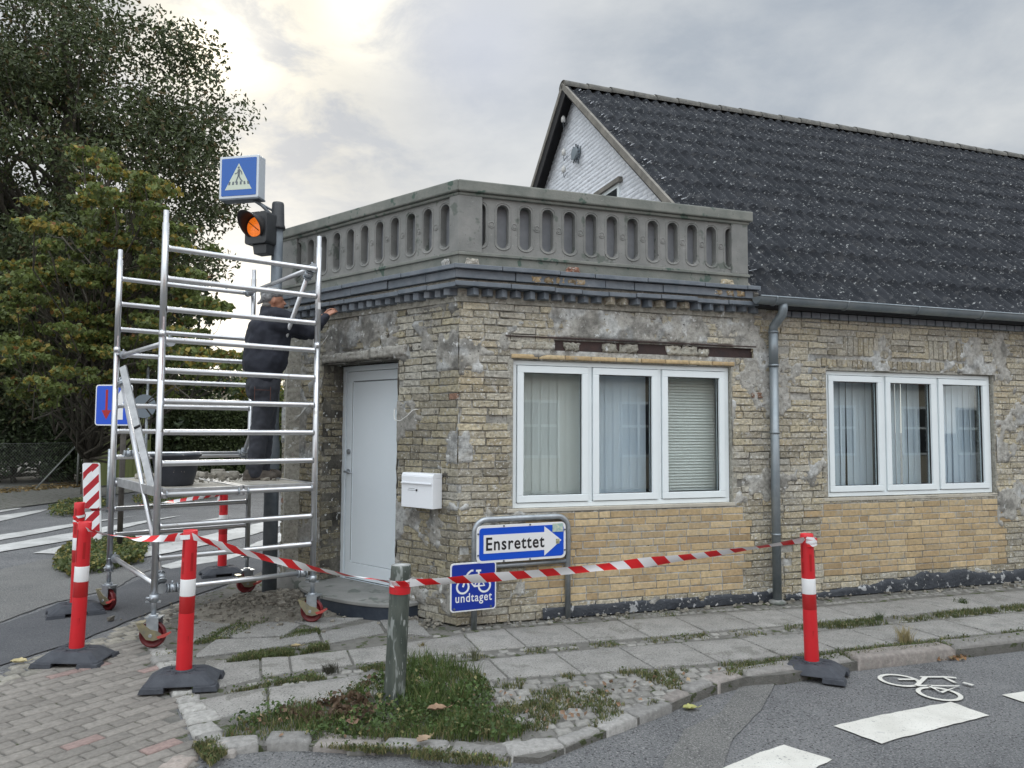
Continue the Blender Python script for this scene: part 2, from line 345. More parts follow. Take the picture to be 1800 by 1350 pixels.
M['gable'] = mat('whitewashed brick', attr=.06, scale=6, rough=.85, bump=.5, bscale=60, bdist=.006)
M['verge'] = mat('verge mortar', (.23, .215, .19), (.14, .135, .12), 6, .9, bump=.6, bscale=40)
M['soffit'] = mat('black boarding', (.012, .012, .014), rough=.8)
M['plinth'] = mat('black plinth paint', (.022, .027, .036), (.045, .052, .064), 8, .6, bump=.9, bscale=30, bdist=.015, spots=[(9, .60, (.36, .37, .38)), (24, .64, (.45, .45, .44))])
M['rustbeam'] = mat('rusty steel beam', (.028, .018, .018), (.05, .026, .022), 10, .7, bump=.5, bscale=40)
M['navyedge'] = mat('navy painted step edge', (.012, .02, .035), (.03, .04, .055), 7, .6, bump=.4, bscale=30)
M['wheel'] = mat('dark red castor wheel', (.16, .012, .016), (.10, .01, .012), 9, .45)
M['brass'] = mat('passivated brake steel', (.40, .36, .22), (.28, .27, .22), 20, .4, metal=.8)
M['pedal'] = mat('red brake pedal', (.42, .07, .06), rough=.5)
M['ply'] = mat('dusty platform board', (.30, .28, .24), (.42, .40, .36), 7, .9, bump=.4, bscale=50)
M['rubble'] = mat('mortar rubble', attr=.2, scale=40, rough=1, bump=1, bscale=120, bdist=.01)
M['skin'] = mat('skin', (.42, .21, .14), (.36, .17, .11), 14, .55)
M['jacket'] = mat('dark work jacket', (.008, .010, .018), (.018, .021, .033), 8, .85, bump=.3, bscale=160)
M['trouser'] = mat('dark work trousers', (.022, .025, .033), (.038, .041, .052), 7, .9, bump=.4, bscale=200)
M['orange'] = mat('orange stitching', (.30, .07, .02), rough=.8)
M['boot'] = mat('dusty work boot', (.05, .04, .032), (.11, .095, .08), 14, .85, bump=.4, bscale=40)
M['cap'] = mat('grey patterned bandana', (.10, .10, .105), (.30, .30, .30), 45, .9)
M['hair'] = mat('grey hair', (.16, .15, .14), rough=.8)
M['bucket'] = mat('black mortar bucket', (.014, .017, .024), (.03, .034, .045), 9, .5, spots=[(16, .66, (.20, .19, .17))])
M['fence'] = mat('green stained boards', (.11, .13, .045), (.16, .18, .07), 4, .85, bump=.3, bscale=20, stretch=(4, 4, .5))
M['wire'] = mat('fence wire', (.20, .21, .20), rough=.6, metal=.4)
M['cable'] = mat('white cable', (.6, .6, .58), rough=.5)
M['redroof'] = mat('red roof tiles', (.22, .07, .045), (.30, .10, .06), 3, .85)
M['render'] = mat('cream rendered wall', (.46, .42, .33), (.50, .46, .37), 2, .9)
M['opaqueglass'] = mat('dark window glass', (.03, .035, .04), rough=.08)
def glassmat():
    m = bpy.data.materials.new('window glass'); m.use_nodes = True; t = m.node_tree; t.nodes.clear()
    g = N(t, 'ShaderNodeBsdfGlossy'); g.inputs['Roughness'].default_value = .005; g.inputs[0].default_value = (.95, .98, 1, 1)
    tr = N(t, 'ShaderNodeBsdfTransparent'); tr.inputs[0].default_value = (.94, .97, .97, 1)
    lw = N(t, 'ShaderNodeLayerWeight'); lw.inputs[0].default_value = .5
    f = mth(t, 'ADD', mth(t, 'MULTIPLY', mth(t, 'POWER', lw.outputs[1], 3.0), .5), .055, clamp=True)
    mx = N(t, 'ShaderNodeMixShader'); link(t, f, mx.inputs[0]); link(t, tr.outputs[0], mx.inputs[1]); link(t, g.outputs[0], mx.inputs[2])
    o = N(t, 'ShaderNodeOutputMaterial'); link(t, mx.outputs[0], o.inputs[0]); return m
M['glass'] = glassmat()
# ================================================================== ground
def inpoly(P, poly):
    x, y = P[:, 0], P[:, 1]; r = np.zeros(len(P), bool); m = len(poly)
    for i in range(m):
        x0, y0 = poly[i][:2]; x1, y1 = poly[(i+1) % m][:2]
        c = (y0 > y) != (y1 > y)
        with np.errstate(divide='ignore', invalid='ignore'): xi = (x1-x0)*(y-y0)/(y1-y0+1e-12)+x0
        r ^= c & (x < xi)
    return r
def rz(x): return -.02-.024*sst(-2.0, -1.2, x)-.036*sst(.2, 1.7, x)
def GP(*pts, z=0.): return [tuple(G(px, py, z)[:2]) for px, py in pts]
mb = MB()
xs = np.r_[-800, -250, -80, -40, -20, np.linspace(-12, 14, 105), 22, 40, 80, 250, 800]; ys = np.r_[-800, -200, -60, -20, -8, np.linspace(0, 24, 90), 34, 60, 120, 300, 800]
X, Y = np.meshgrid(xs, ys); ZZ = rz(X)+.006*(fbm(X*.7, Y*.7, 5)-.5)*(np.abs(X) < 12)
mb.grid(np.stack([X, Y, ZZ], -1)); road = mb.build('road', M['asphalt'], fix=False, kind='structure')
def overlay(name, poly, m, dz=.006, jag=.0, step=.12):
    # densified sheet following the road surface just above it
    out = []; k = len(poly)
    for i in range(k):
        a = np.array(poly[i]); b = np.array(poly[(i+1) % k]); n = max(1, int(np.linalg.norm(b-a)/step))
        for j in range(n):
            p = a+(b-a)*j/n
            if jag: p = p+rng.uniform(-jag, jag, 2)
            out.append(p)
    out = np.array(out); bm = bmesh.new(); vs = [bm.verts.new((p[0], p[1], 0)) for p in out]
    bm.faces.new(vs); bmesh.ops.triangulate(bm, faces=bm.faces)
    me = bpy.data.meshes.new(name); 
    for v in bm.verts: v.co.z = float(rz(v.co.x))+dz+.004
    bm.to_mesh(me); bm.free(); me.materials.append(m); o = bpy.data.objects.new(name, me); COL.objects.link(o); o['kind'] = 'structure'; return o
E_ = [(0, 1100), (100, 1065), (200, 1040), (260, 1012), (330, 985), (500, 945)]
overlay('asphalt_path', GP((-200, 1250), (-200, 1165), *E_, (520, 985), (400, 1028), (307, 1060), (250, 1083), (150, 1124), (60, 1152), (0, 1172), z=-.02), M['asphaltdk'], .006, .01)
overlay('coarse_asphalt', GP((-250, 1150), (-200, 1010), (0, 1003), (70, 985), (150, 975), (262, 1003), (198, 1036), (98, 1060), (0, 1094), z=-.02), M['asphaltlt'], .004, .02)
overlay('asphalt_patch', GP((1130, 1420), (1178, 1330), (1205, 1290), (1268, 1255), (1300, 1205), (1362, 1196), (1345, 1240), (1290, 1300), (1250, 1420), z=-.078), M['asphaltlt'], .004, .012)
zz = -.07
for name, pl in (('crossing_block', [(1465, 1275), (1540, 1258), (1672, 1233), (1738, 1257), (1640, 1281), (1548, 1306)]),
                 ('crossing_block', [(1240, 1375), (1278, 1350), (1325, 1328), (1378, 1308), (1462, 1334), (1420, 1358), (1380, 1385)]),
                 ('crossing_block', [(1762, 1221), (1800, 1215), (1900, 1203), (1960, 1222), (1812, 1237)])):
    overlay(name, GP(*pl, z=zz), M['mark'], .004, .006, .06)
zl = -.016
for pl in ([(-150, 968), (0, 941), (122, 922), (240, 907), (160, 920), (60, 940), (0, 950), (-150, 977)],
           [(-100, 979), (0, 959), (122, 938), (200, 924), (322, 906), (258, 919), (196, 934), (122, 951), (0, 971), (-100, 992)],
           [(58, 973), (123, 957), (217, 938), (300, 925), (407, 907), (345, 925), (240, 948), (160, 966), (107, 975)],
           [(180, 978), (260, 962), (345, 946), (520, 905), (560, 905), (430, 945), (300, 972), (200, 990)],
           [(278, 997), (320, 985), (433, 962), (520, 925), (540, 935), (470, 962), (400, 985), (300, 1001)],
           [(-150, 930), (0, 907), (87, 895), (70, 901), (0, 917), (-150, 940)],
           [(-150, 912), (0, 897), (38, 893), (30, 896), (0, 901), (-150, 920)]):
    overlay('crossing_stripe', GP(*pl, z=zl), M['markold'], .010, .01, .15)
# bicycle marking on the cycle lane
def bikelines(fr2, s=1.0, t=.03):
    """bicycle pictogram in a 2-D frame; returns list of (polyline, closed)"""
    def circ(cx, cy, r, n=22): return [(cx+r*math.cos(2*math.pi*k/n), cy+r*math.sin(2*math.pi*k/n)) for k in range(n)]
    L = [(circ(-.50, -.25, .27), True), (circ(.50, -.25, .27), True),
         ([(-.50, -.25), (-.28, .30)], False), ([(-.28, .30), (-.12, .42), (-.02, .42)], False), ([(-.33, .16), (.27, .16)], False),
         ([(-.33, .16), (.02, -.25), (.27, .16)], False), ([(.02, -.25), (.50, -.25), (.27, .16), (.22, .36)], False), ([(.10, .40), (.34, .40)], False)]
    return L
def strokes(mb, L, f3, t):
    for pl, closed in L:
        P = [np.array(p) for p in pl]; m = len(P); A = []; B = []
        for i in range(m):
            if closed: d = P[(i+1) % m]-P[i-1]
            else: d = P[min(i+1, m-1)]-P[max(i-1, 0)]
            d = d/np.linalg.norm(d); nn = np.array([-d[1], d[0]])*t/2; A.append(P[i]+nn); B.append(P[i]-nn)
        V = [f3(*a) for a in A]+[f3(*b) for b in B]; r = range(m if closed else m-1)
        mb.add(V, [(i, (i+1) % m, (i+1) % m+m, i+m) for i in r], smooth=False)
g2 = lambda x, y: G(x, y, -.068)*[1, 1, 0]
def gl(*p): return [tuple(g2(*q)[:2]) for q in p]
def wheel(px, py, r=.125): c = g2(px, py); return [(c[0]+r*math.cos(2*math.pi*k/26), c[1]+r*math.sin(2*math.pi*k/26)) for k in range(26)]
mb = MB(); zb_ = lambda x: float(rz(x))+.010
LK = [(wheel(1581, 1195), True), (wheel(1651, 1219), True), (gl((1579, 1194), (1611, 1194)), False), (gl((1618, 1190), (1658, 1190), (1679, 1200)), False), (gl((1658, 1190), (1681, 1192)), False), (gl((1611, 1206), (1628, 1190)), False),
      (gl((1611, 1206), (1686, 1207), (1655, 1218), (1632, 1206)), False), (gl((1693, 1201), (1711, 1206)), False)]
for k, Lk in enumerate(LK): strokes(mb, [Lk], lambda x, y, k=k: np.array([x, y, zb_(x)+.0012*k]), .030)
mb.build('bicycle_marking', M['mark'], fix=False, kind='structure')
# pavement bed# pavement bed
lineT = [G(*p)[:2] for p in ((372, 1318), (500, 1303), (700, 1315), (950, 1328), (1012, 1303), (1112, 1262), (1250, 1203), (1310, 1187))]
kerbR = [G(*p)[:2] for p in ((1310, 1187), (1380, 1182), (1500, 1160), (1800, 1126))]; d = kerbR[-1]-kerbR[-2]; kerbR.append(kerbR[-1]+d*4)
kerbL = [G(*p)[:2] for p in ((250, 1125), (262, 1150), (300, 1210), (325, 1262), (350, 1300), (372, 1318))]
fr3 = FR
bed = [tuple(p) for p in kerbL]+[tuple(p) for p in lineT[1:]]+[tuple(p) for p in kerbR[1:]]+[tuple((C0+UR*16-NR*1)[:2]), tuple((C0-NR*.5)[:2]), tuple((C0+UL*3)[:2]), (-3.2, 9.9), (-3.6, 10.2)]+[tuple(G(*p)[:2]) for p in ((400, 1030), (307, 1060))]
bm = bmesh.new(); vs = [bm.verts.new((p[0], p[1], -.012)) for p in bed]; f = bm.faces.new(vs); r = bmesh.ops.extrude_face_region(bm, geom=[f])
for v in r['geom']:
    if isinstance(v, bmesh.types.BMVert): v.co.z = -.13
me = bpy.data.meshes.new('pavement'); bmesh.ops.recalc_face_normals(bm, faces=bm.faces); bm.to_mesh(me); bm.free(); me.materials.append(M['dirt']); o = bpy.data.objects.new('pavement', me); COL.objects.link(o); o['kind'] = 'structure'
# slabs
def prof(pts):
    P = np.array(pts); a = P@UR[:2]; b = P@NR[:2]; i = np.argsort(a); a, b = a[i], b[i]
    return lambda x: np.interp(x, a, b) if x <= a[-1] else b[-1]+(x-a[-1])*(b[-1]-b[-2])/(a[-1]-a[-2])
corners = []; cols = []
def row(T, B, a0, a1, lens, gap=.008):
    a = a0; k = 0
    while a < a1:
        L = lens[k % len(lens)]*(1+rng.uniform(-.02, .02)) if a < a0+2.2 else .53; k += 1
        p = []
        for aa, ff in ((a+gap, T), (a+L-gap, T), (a+L-gap, B), (a+gap, B)): b = ff(aa)+(-gap if ff is T else gap)*-1; p.append(UR*aa+NR*b)
        dz = rng.uniform(-.004, .004, 4); corners.append([q+Z3*(z_-.001) for q, z_ in zip(p, dz)]); g = rng.uniform(.205, .25); cols.append((g*1.03, g, g*.94)); a += L
T1 = prof([G(*p)[:2] for p in ((340, 1160), (400, 1160), (520, 1152), (643, 1137), (757, 1122), (857, 1107), (1053, 1092), (1267, 1077), (1444, 1066), (1800, 1037))])
B1 = prof([G(*p)[:2] for p in ((373, 1212), (473, 1186), (530, 1178), (657, 1163), (773, 1150), (893, 1138), (1000, 1130), (1378, 1098), (1800, 1061))])
T2 = prof([G(*p)[:2] for p in ((345, 1230), (463, 1207), (500, 1207), (677, 1180), (750, 1170), (847, 1158), (1000, 1143), (1355, 1117), (1800, 1074))])
B2 = prof([G(*p)[:2] for p in ((367, 1262), (500, 1247), (580, 1227), (833, 1197), (1000, 1183), (1100, 1178), (1311, 1159), (1444, 1143), (1800, 1105))])
row(T1, B1, -.28, 9.5, [.38, .20, .42, .42, .53]); row(T2, B2, -.30, 9.5, [.44, .95, .6, .53])
for pl in ([(380, 1118), (418, 1094), (480, 1088), (529, 1097), (500, 1117), (418, 1121)],
           [(345, 1150), (380, 1124), (486, 1121), (523, 1113), (557, 1110), (563, 1125), (455, 1142), (345, 1155)],
           [(563, 1112), (663, 1091), (676, 1112), (571, 1132)], [(668, 1090), (728, 1083), (757, 1117), (681, 1110)],
           [(337, 1076), (450, 1072), (412, 1094), (372, 1118), (337, 1130)], [(455, 1072), (560, 1085), (640, 1086), (560, 1106), (535, 1096), (486, 1085), (420, 1090)]):
    m_ = MB(); 
    P = [G(*p)[:2] for p in pl]; m_.slab(P, -.03, .002+rng.uniform(-.002, .002), (.20, .198, .19))
    m_.build('paving_slab', M['slab'], bevel=.006, kind='structure')
mb = MB(); lumps(mb, corners, Z3, 0.0, cols, base=-.03, edge=.006, amp=.0006, nx=6, ny=6, rnd=.002)
mb.build('paving_slabs', M['slab'], fix=False, kind='structure')
# setts
def setts(mb, poly, sx, sy, ang, hz=0., keep=1., jit=.12, colr=(.21, .205, .19), amp=.004, edge=.012, gap=.12, bond=.5, colj=.25, zf=None, red=0):
    P = np.array([p[:2] for p in poly]); c = P.mean(0); ca, sa = math.cos(ang), math.sin(ang); R_ = np.array([[ca, sa], [-sa, ca]])
    Q_ = (P-c)@R_.T; lo, hi = Q_.min(0)-sx, Q_.max(0)+sx; cor = []; cl = []
    iy = 0; y = lo[1]
    while y < hi[1]:
        x = lo[0]+(iy % 2)*sx*bond+rng.uniform(-.1, .1)*sx*(jit > .05)
        while x < hi[0]:
            cc = np.array([[x+sx/2, y+sy/2]])@R_+c
            if inpoly(cc, P)[0] and rng.random() < keep:
                g = gap/2; q = np.array([[x+g*sy, y+g*sy], [x+sx-g*sy, y+g*sy], [x+sx-g*sy, y+sy-g*sy], [x+g*sy, y+sy-g*sy]])+rng.uniform(-jit, jit, (4, 2))*sy*.5
                w_ = q@R_+c; zb = hz+rng.uniform(-.004, .004)*(jit > .05)+(rz(w_[:, 0]) if zf else 0)
                cor.append(np.c_[w_, np.broadcast_to(zb, 4)]); v = 1+rng.uniform(-colj, colj); col = np.array(colr)*v
                if red and rng.random() < red: col = np.array((.22, .16, .145))*v
                cl.append(col)
            x += sx
        y += sy; iy += 1
    if cor: lumps(mb, cor, Z3, 0.0, cl, base=-.03, edge=edge, amp=amp, nx=4, ny=3, rnd=sy*.02 if jit > .05 else .0006)
mb = MB(); a18 = aR
setts(mb, GP((842, 1200), (1000, 1188), (1100, 1182), (1311, 1163), (1372, 1168), (1310, 1180), (1240, 1196), (1105, 1250), (1005, 1285), (960, 1290), (900, 1270), (870, 1240)), .105, .095, a18-.1, -.004, .93)
setts(mb, GP((540, 1180), (657, 1166), (773, 1153), (893, 1141), (1000, 1133), (1378, 1101), (1800, 1065), (1900, 1056), (1900, 1066), (1800, 1072), (1355, 1114), (1000, 1141), (847, 1155), (677, 1177), (560, 1192)), .085, .07, a18, -.006, .75)
setts(mb, GP((373, 1216), (473, 1190), (540, 1180), (560, 1192), (500, 1204), (463, 1204), (380, 1222)), .09, .075, a18+.3, -.006, .7)
setts(mb, GP((1311, 1162), (1444, 1147), (1800, 1108), (1950, 1092), (1950, 1100), (1800, 1116), (1500, 1148), (1400, 1165), (1330, 1172)), .09, .075, a18, -.006, .8)
setts(mb, GP((760, 1117), (857, 1103), (1053, 1088), (1267, 1073), (1440, 1063), (1800, 1033), (1950, 1022), (1800, 1024), (1380, 1064), (1160, 1075), (950, 1088), (830, 1100)), .08, .07, a18, -.006, .8)
setts(mb, GP((150, 1128), (250, 1086), (307, 1062), (330, 1052), (345, 1062), (290, 1090), (262, 1112), (170, 1142)), .13, .10, .95, -.008, 1., zf=None, colr=(.24, .225, .19))
setts(mb, GP((-60, 1195), (0, 1176), (60, 1157), (150, 1128), (170, 1142), (62, 1178), (0, 1203)), .14, .11, .95, -.008, 1., colr=(.22, .21, .18))
setts(mb, GP((560, 1300), (700, 1300), (860, 1296), (900, 1270), (960, 1290), (990, 1298), (940, 1315), (600, 1308)), .11, .10, .0, -.01, .5)
mb.build('cobbles', M['stone'], fix=False, kind='structure')
mb = MB()
setts(mb, GP((-260, 1290), (-60, 1212), (0, 1200), (62, 1177), (170, 1142), (250, 1118), (262, 1150), (296, 1212), (322, 1262), (345, 1300), (352, 1350), (340, 1480), (-500, 1480)), .21, .098, math.atan2(.93, .62), .013, 1., jit=.04, colr=(.185, .172, .155), amp=.0012, edge=.006, gap=.10, colj=.16, zf=True, red=.035)
mb.build('brick_paving', M['clinker'], fix=False, kind='structure')
overlay('paving_bed', GP((-260, 1290), (-60, 1205), (62, 1172), (170, 1137), (250, 1112), (300, 1062), (345, 1062), (296, 1212), (345, 1320), (340, 1480), (-500, 1480)), M['dirt'], .001)
# kerb stones
def kerb(mb, line, length, width, top, bottom, jl=.15, colr=(.23, .225, .215), edge=.014, amp=.003, side=1):
    L = [np.array(p) for p in line]; seg = [np.linalg.norm(L[i+1]-L[i]) for i in range(len(L)-1)]; tot = sum(seg); cum = np.r_[0, np.cumsum(seg)]
    PX = np.array(L); pt = lambda s: np.array([np.interp(s, cum, PX[:, 0]), np.interp(s, cum, PX[:, 1])])
    s = 0; cor = []; cl = []
    while s < tot-.05:
        l = length*(1+rng.uniform(-jl, jl)); e = min(s+l, tot); a, b = pt(s+.013), pt(e-.013); d = (b-a)/np.linalg.norm(b-a); n = np.array([-d[1], d[0]])*side
        wd = width*(1+rng.uniform(-.15, .15)); tz = top+rng.uniform(-.006, .006); o_ = rng.uniform(-.012, .012)
        cor.append([np.r_[a+n*o_, tz], np.r_[b+n*o_, tz+rng.uniform(-.005, .005)], np.r_[b+n*(wd+rng.uniform(-.02, .02)), tz], np.r_[a+n*(wd+rng.uniform(-.02, .02)), tz]])
        v = 1+rng.uniform(-.22, .22); cc = np.array(colr)*v
        if rng.random() < .25: cc = cc*np.array((1.05, .98, .95))
        cl.append(cc); s = e
    lumps(mb, cor, Z3, 0., cl, base=bottom-top, edge=edge, amp=amp, nx=6, ny=4, rnd=.004)
mb = MB(); kerb(mb, lineT, .29, .135, .004, -.12, jl=.3); kerb(mb, kerbR, 1.05, .15, .015, -.14, edge=.025, jl=.1, colr=(.185, .178, .168))
kerb(mb, kerbL, .17, .15, .004, -.1, side=1, edge=.015, colr=(.28, .275, .26)); kerb(mb, [G(*p)[:2] for p in ((318, 1352), (352, 1322), (385, 1318), (420, 1322))], .2, .14, -.006, -.1, colr=(.28, .26, .24))
mb.build('kerb', M['stone'], fix=False, kind='structure')
# far footpath and soil
overlay('footpath', GP((-700, 975), (-200, 928), (0, 896), (135, 878), (250, 863), (340, 851), (560, 835), (560, 815), (250, 832), (135, 848), (0, 858), (-300, 880), (-700, 910)), M['dirt'], .02)
overlay('soil', GP((-700, 915), (-300, 882), (0, 862), (135, 851), (250, 836), (560, 819), (560, 790), (-100, 786), (-700, 800)), M['dirt'], .03, 0, 2.)

# ================================================================== grass and litter
def blades(mb, P, h, wd, col, lean=.5):
    n = len(P); h = np.broadcast_to(h, n); a = rng.uniform(0, 2*math.pi, n); dx, dy = np.cos(a), np.sin(a)
    l = rng.uniform(.1, 1, n)*lean*h; b = rng.uniform(0, 2*math.pi, n); wx, wy = np.cos(b)*wd/2, np.sin(b)*wd/2
    z0 = P[:, 2]
    def pt(f, wf, lf): return np.stack([P[:, 0]+dx*l*lf+wx*wf, P[:, 1]+dy*l*lf+wy*wf, z0+h*f], -1)
    V = np.stack([pt(0, -1, 0), pt(0, 1, 0), pt(.55, .7, .3), pt(.55, -.7, .3), pt(1., 0, 1.)], 1).reshape(-1, 3)
    i = np.arange(n)*5; Fq = np.stack([i, i+1, i+2, i+3], -1).tolist(); Ft = np.stack([i+3, i+2, i+4], -1).tolist()
    mb.add(V, Fq+Ft, np.repeat(col, 5, 0))
def leaves(mb, P, size, col, flat=.0, asp=.75, fold=.25):
    n = len(P); size = np.broadcast_to(size, n); v = rng.normal(size=(n, 3)); v[:, 2] = v[:, 2]*(1-flat)+flat*2; v /= np.linalg.norm(v, axis=1)[:, None]
    a = np.cross(v, rng.normal(size=(n, 3))); a /= np.linalg.norm(a, axis=1)[:, None]; b = np.cross(v, a); s = size[:, None]
    V = np.stack([P-a*s*.5, P-a*s*.05+b*s*asp*.5+v*s*fold*.5, P+a*s*.5, P-a*s*.05-b*s*asp*.5+v*s*fold*.5], 1).reshape(-1, 3); i = np.arange(n)*4
    mb.add(V, np.concatenate([np.stack([i, i+1, i+2], -1), np.stack([i, i+2, i+3], -1)]).tolist(), np.repeat(col, 4, 0), smooth=False)
def scatter(poly, n, z=0., thr=0., sc=3., seed=3):
    P = np.array([p[:2] for p in poly]); lo, hi = P.min(0), P.max(0); Q_ = rng.uniform(lo, hi, (int(n*6), 2)); Q_ = Q_[inpoly(Q_, P)]
    if thr: Q_ = Q_[fbm(Q_[:, 0]*sc, Q_[:, 1]*sc, seed, 3) > thr]
    Q_ = Q_[:n]; return np.c_[Q_, np.full(len(Q_), z)]
def gcol(n, g=(.085, .13, .035), y=(.24, .22, .10), fy=.3):
    c = np.array(g)*rng.uniform(.6, 1.35, (n, 1)); k = rng.random(n) < fy; c[k] = np.array(y)*rng.uniform(.6, 1.2, (k.sum(), 1)); return c
mb = MB()
patch = GP((372, 1305), (420, 1268), (500, 1245), (590, 1230), (660, 1195), (745, 1175), (850, 1192), (872, 1215), (860, 1250), (930, 1285), (900, 1302), (640, 1300), (500, 1296), (430, 1300))
P = scatter(patch, 9000, -.012); c = fbm(P[:, 0]*4, P[:, 1]*4, 8); blades(mb, P, .02+.065*sst(.3, .75, c)*rng.uniform(.5, 1.3, len(P)), .0055, gcol(len(P)), .8)
P = scatter(GP((700, 1250), (705, 1165), (745, 1158), (800, 1170), (850, 1192), (840, 1225), (760, 1265)), 2300, -.01, .36, 5, 14); blades(mb, P, rng.uniform(.02, .14, len(P)), .0055, gcol(len(P), fy=.12), .75)
P = scatter(patch, 3000, .0, .42, 4, 9); P[:, 2] = rng.uniform(.0, .07, len(P)); leaves(mb, P, rng.uniform(.014, .034, len(P)), gcol(len(P), (.07, .115, .032), fy=.08), .5)
P = scatter(GP((480, 1258), (580, 1235), (670, 1190), (690, 1235), (640, 1270), (540, 1280)), 420, 0., .48, 6, 5); P[:, 2] = rng.uniform(0, .05, len(P)); leaves(mb, P, rng.uniform(.02, .05, len(P)), gcol(len(P), (.10, .065, .04), (.16, .11, .07)), .3)
for pl, n, th, hh, cy in ((GP((850, 1195), (1100, 1178), (1311, 1163), (1372, 1168), (1250, 1198), (1110, 1255), (1000, 1292), (870, 1290)), 4600, .50, .045, .4),
                  (GP((395, 1165), (430, 1150), (500, 1142), (575, 1132), (580, 1140), (520, 1150), (420, 1163)), 2600, .3, .05, .2),
                  (GP((340, 1128), (372, 1114), (420, 1092), (470, 1080), (478, 1090), (400, 1122), (345, 1132)), 2200, .3, .035, .2),
                  (GP((490, 1124), (525, 1108), (560, 1104), (566, 1112), (520, 1120)), 900, .2, .04, .15),
                  (GP((380, 1220), (540, 1184), (677, 1166), (690, 1178), (540, 1196), (400, 1216)), 2800, .44, .03, .35),
                  (GP((775, 1154), (1000, 1133), (1378, 1100), (1380, 1112), (1000, 1141), (850, 1156)), 2600, .52, .03, .4),
                  (GP((1378, 1100), (1600, 1081), (1800, 1063), (1950, 1050), (1950, 1061), (1800, 1072), (1600, 1092), (1380, 1113)), 7000, .42, .05, .25),
                  (GP((1290, 1168), (1444, 1147), (1800, 1107), (1950, 1092), (1950, 1108), (1800, 1122), (1500, 1155), (1380, 1175)), 7500, .40, .045, .25),
                  (GP((460, 1185), (480, 1184), (472, 1250), (462, 1250)), 260, .3, .025, .2),
                  (GP((560, 1310), (680, 1325), (800, 1340), (900, 1345), (860, 1326), (760, 1318), (640, 1310)), 1500, .45, .04, .5),
                  (GP((335, 1310), (372, 1300), (400, 1322), (370, 1345)), 900, .4, .04, .5), (GP((270, 1150), (300, 1140), (335, 1200), (352, 1262), (330, 1230)), 500, .5, .03, .3),
                  (GP((700, 1125), (790, 1108), (1000, 1085), (1200, 1075), (1200, 1083), (1000, 1093), (800, 1118)), 800, .55, .03, .4)):
    P = scatter(pl, n, -.012, th, 5, 12); blades(mb, P, rng.uniform(.35, 1.1, len(P))*hh, .0055, gcol(len(P), (.095, .12, .045), fy=cy), .9)
    k = P[::9].copy(); k[:, 2] = rng.uniform(0, .03, len(k)); leaves(mb, k, rng.uniform(.01, .024, len(k)), gcol(len(k), (.075, .11, .035), fy=.15), .5)
for px, py, n, h_, sp_, cl_ in ((1590, 1128, 130, .16, .05, (.36, .31, .17)), (1545, 1088, 60, .08, .04, (.07, .10, .04)), (580, 1180, 120, .08, .05, (.07, .07, .05)), (1692, 1060, 70, .08, .05, (.06, .09, .03)), (835, 1160, 30, .14, .03, (.13, .14, .07)), (1722, 1026, 70, .1, .04, (.07, .12, .05)), (742, 1135, 30, .05, .03, (.2, .17, .07))):
    b = G(px, py); P = np.c_[b[0]+rng.normal(0, sp_*.5, n), b[1]+rng.normal(0, sp_*.5, n), np.full(n, -.01)]; blades(mb, P, rng.uniform(.5, 1, n)*h_, .006, np.array(cl_)*rng.uniform(.7, 1.3, (n, 1)), .9)
mb.build('grass', M['grass'], fix=False, kind='stuff')
# low leafy ground cover on the traffic island
mb = MB()
for pl, n, hh in ((GP((92, 1000), (110, 975), (160, 958), (230, 953), (262, 965), (250, 990), (180, 1008), (120, 1018), z=-.02), 6500, .16), (GP((82, 905), (110, 893), (150, 885), (200, 890), (160, 905), (100, 912), z=-.02), 2500, .2), (GP((230, 880), (300, 868), (400, 862), (400, 874), (250, 892), z=-.02), 2600, .15)):
    P = scatter(pl, n, 0); cx = P.mean(0); P[:, 2] = -.02+hh*rng.uniform(0, 1, len(P))**.6*(.45+.9*fbm(P[:, 0]*2, P[:, 1]*2, 4)); leaves(mb, P, rng.uniform(.03, .07, len(P)), gcol(len(P), (.10, .13, .045), (.28, .25, .08), .22), .45)
mb.build('ground_cover', M['leaf'], fix=False, kind='stuff')
# dead leaves that can be told apart
def dead_leaf(px, py, s, label, colr, rot=0., z=0.02):
    b = G(px, py, z); n = 9; V = []; mb = MB(); t = thing('fallen_leaf', label, 'leaf', (b[0], b[1], z), 'fallen leaves on the ground')
    for i in range(n):
        f = i/(n-1)*2-1; wv = .42*(1-f*f)**.8*s+.001; y = f*s*.6
        for k, e in enumerate((-1, -.4, .0, .4, 1)): V.append((y, e*wv*(1+.25*math.sin(i*2.6+k)), abs(e)*wv*.55+.02*s*math.sin(i*1.9)+.12*f*f*s))
    V = np.array(V); c_, s_ = math.cos(rot), math.sin(rot); V = np.c_[V[:, 0]*c_-V[:, 1]*s_, V[:, 0]*s_+V[:, 1]*c_, V[:, 2]]+b
    mb.add(V, [(i*5+k, i*5+k+1, i*5+k+6, i*5+k+5) for i in range(n-1) for k in range(4)], colr); mb.build('blade', M['dry'], t, fix=False)
    st = MB(); st.path([b+np.array([c_, s_, .1])*s*.55, b+np.array([c_, s_, .25])*s*.95], .002, 5, col=colr); st.build('stalk', M['dry'], t)
dead_leaf(768, 1248, .095, 'largest curled brown dead leaf in the grass right of the bollard', (.26, .17, .11), .2, .07)
dead_leaf(745, 1302, .08, 'pale dry leaf at the kerb edge below the grass patch', (.30, .22, .15), .9, .03)
dead_leaf(620, 1272, .08, 'brown curled leaf in the grass left of the bollard', (.22, .13, .09), 2., .04)
dead_leaf(520, 1137, .07, 'small yellowish leaf on the slabs below the scaffold', (.34, .27, .15), .3, .012)
dead_leaf(32, 1165, .10, 'pale yellow leaf on the asphalt path at the far left', (.42, .36, .20), .1, .0)
dead_leaf(1213, 1246, .08, 'yellow green leaf on the road beside the kerb stones', (.36, .36, .13), .1, -.06)
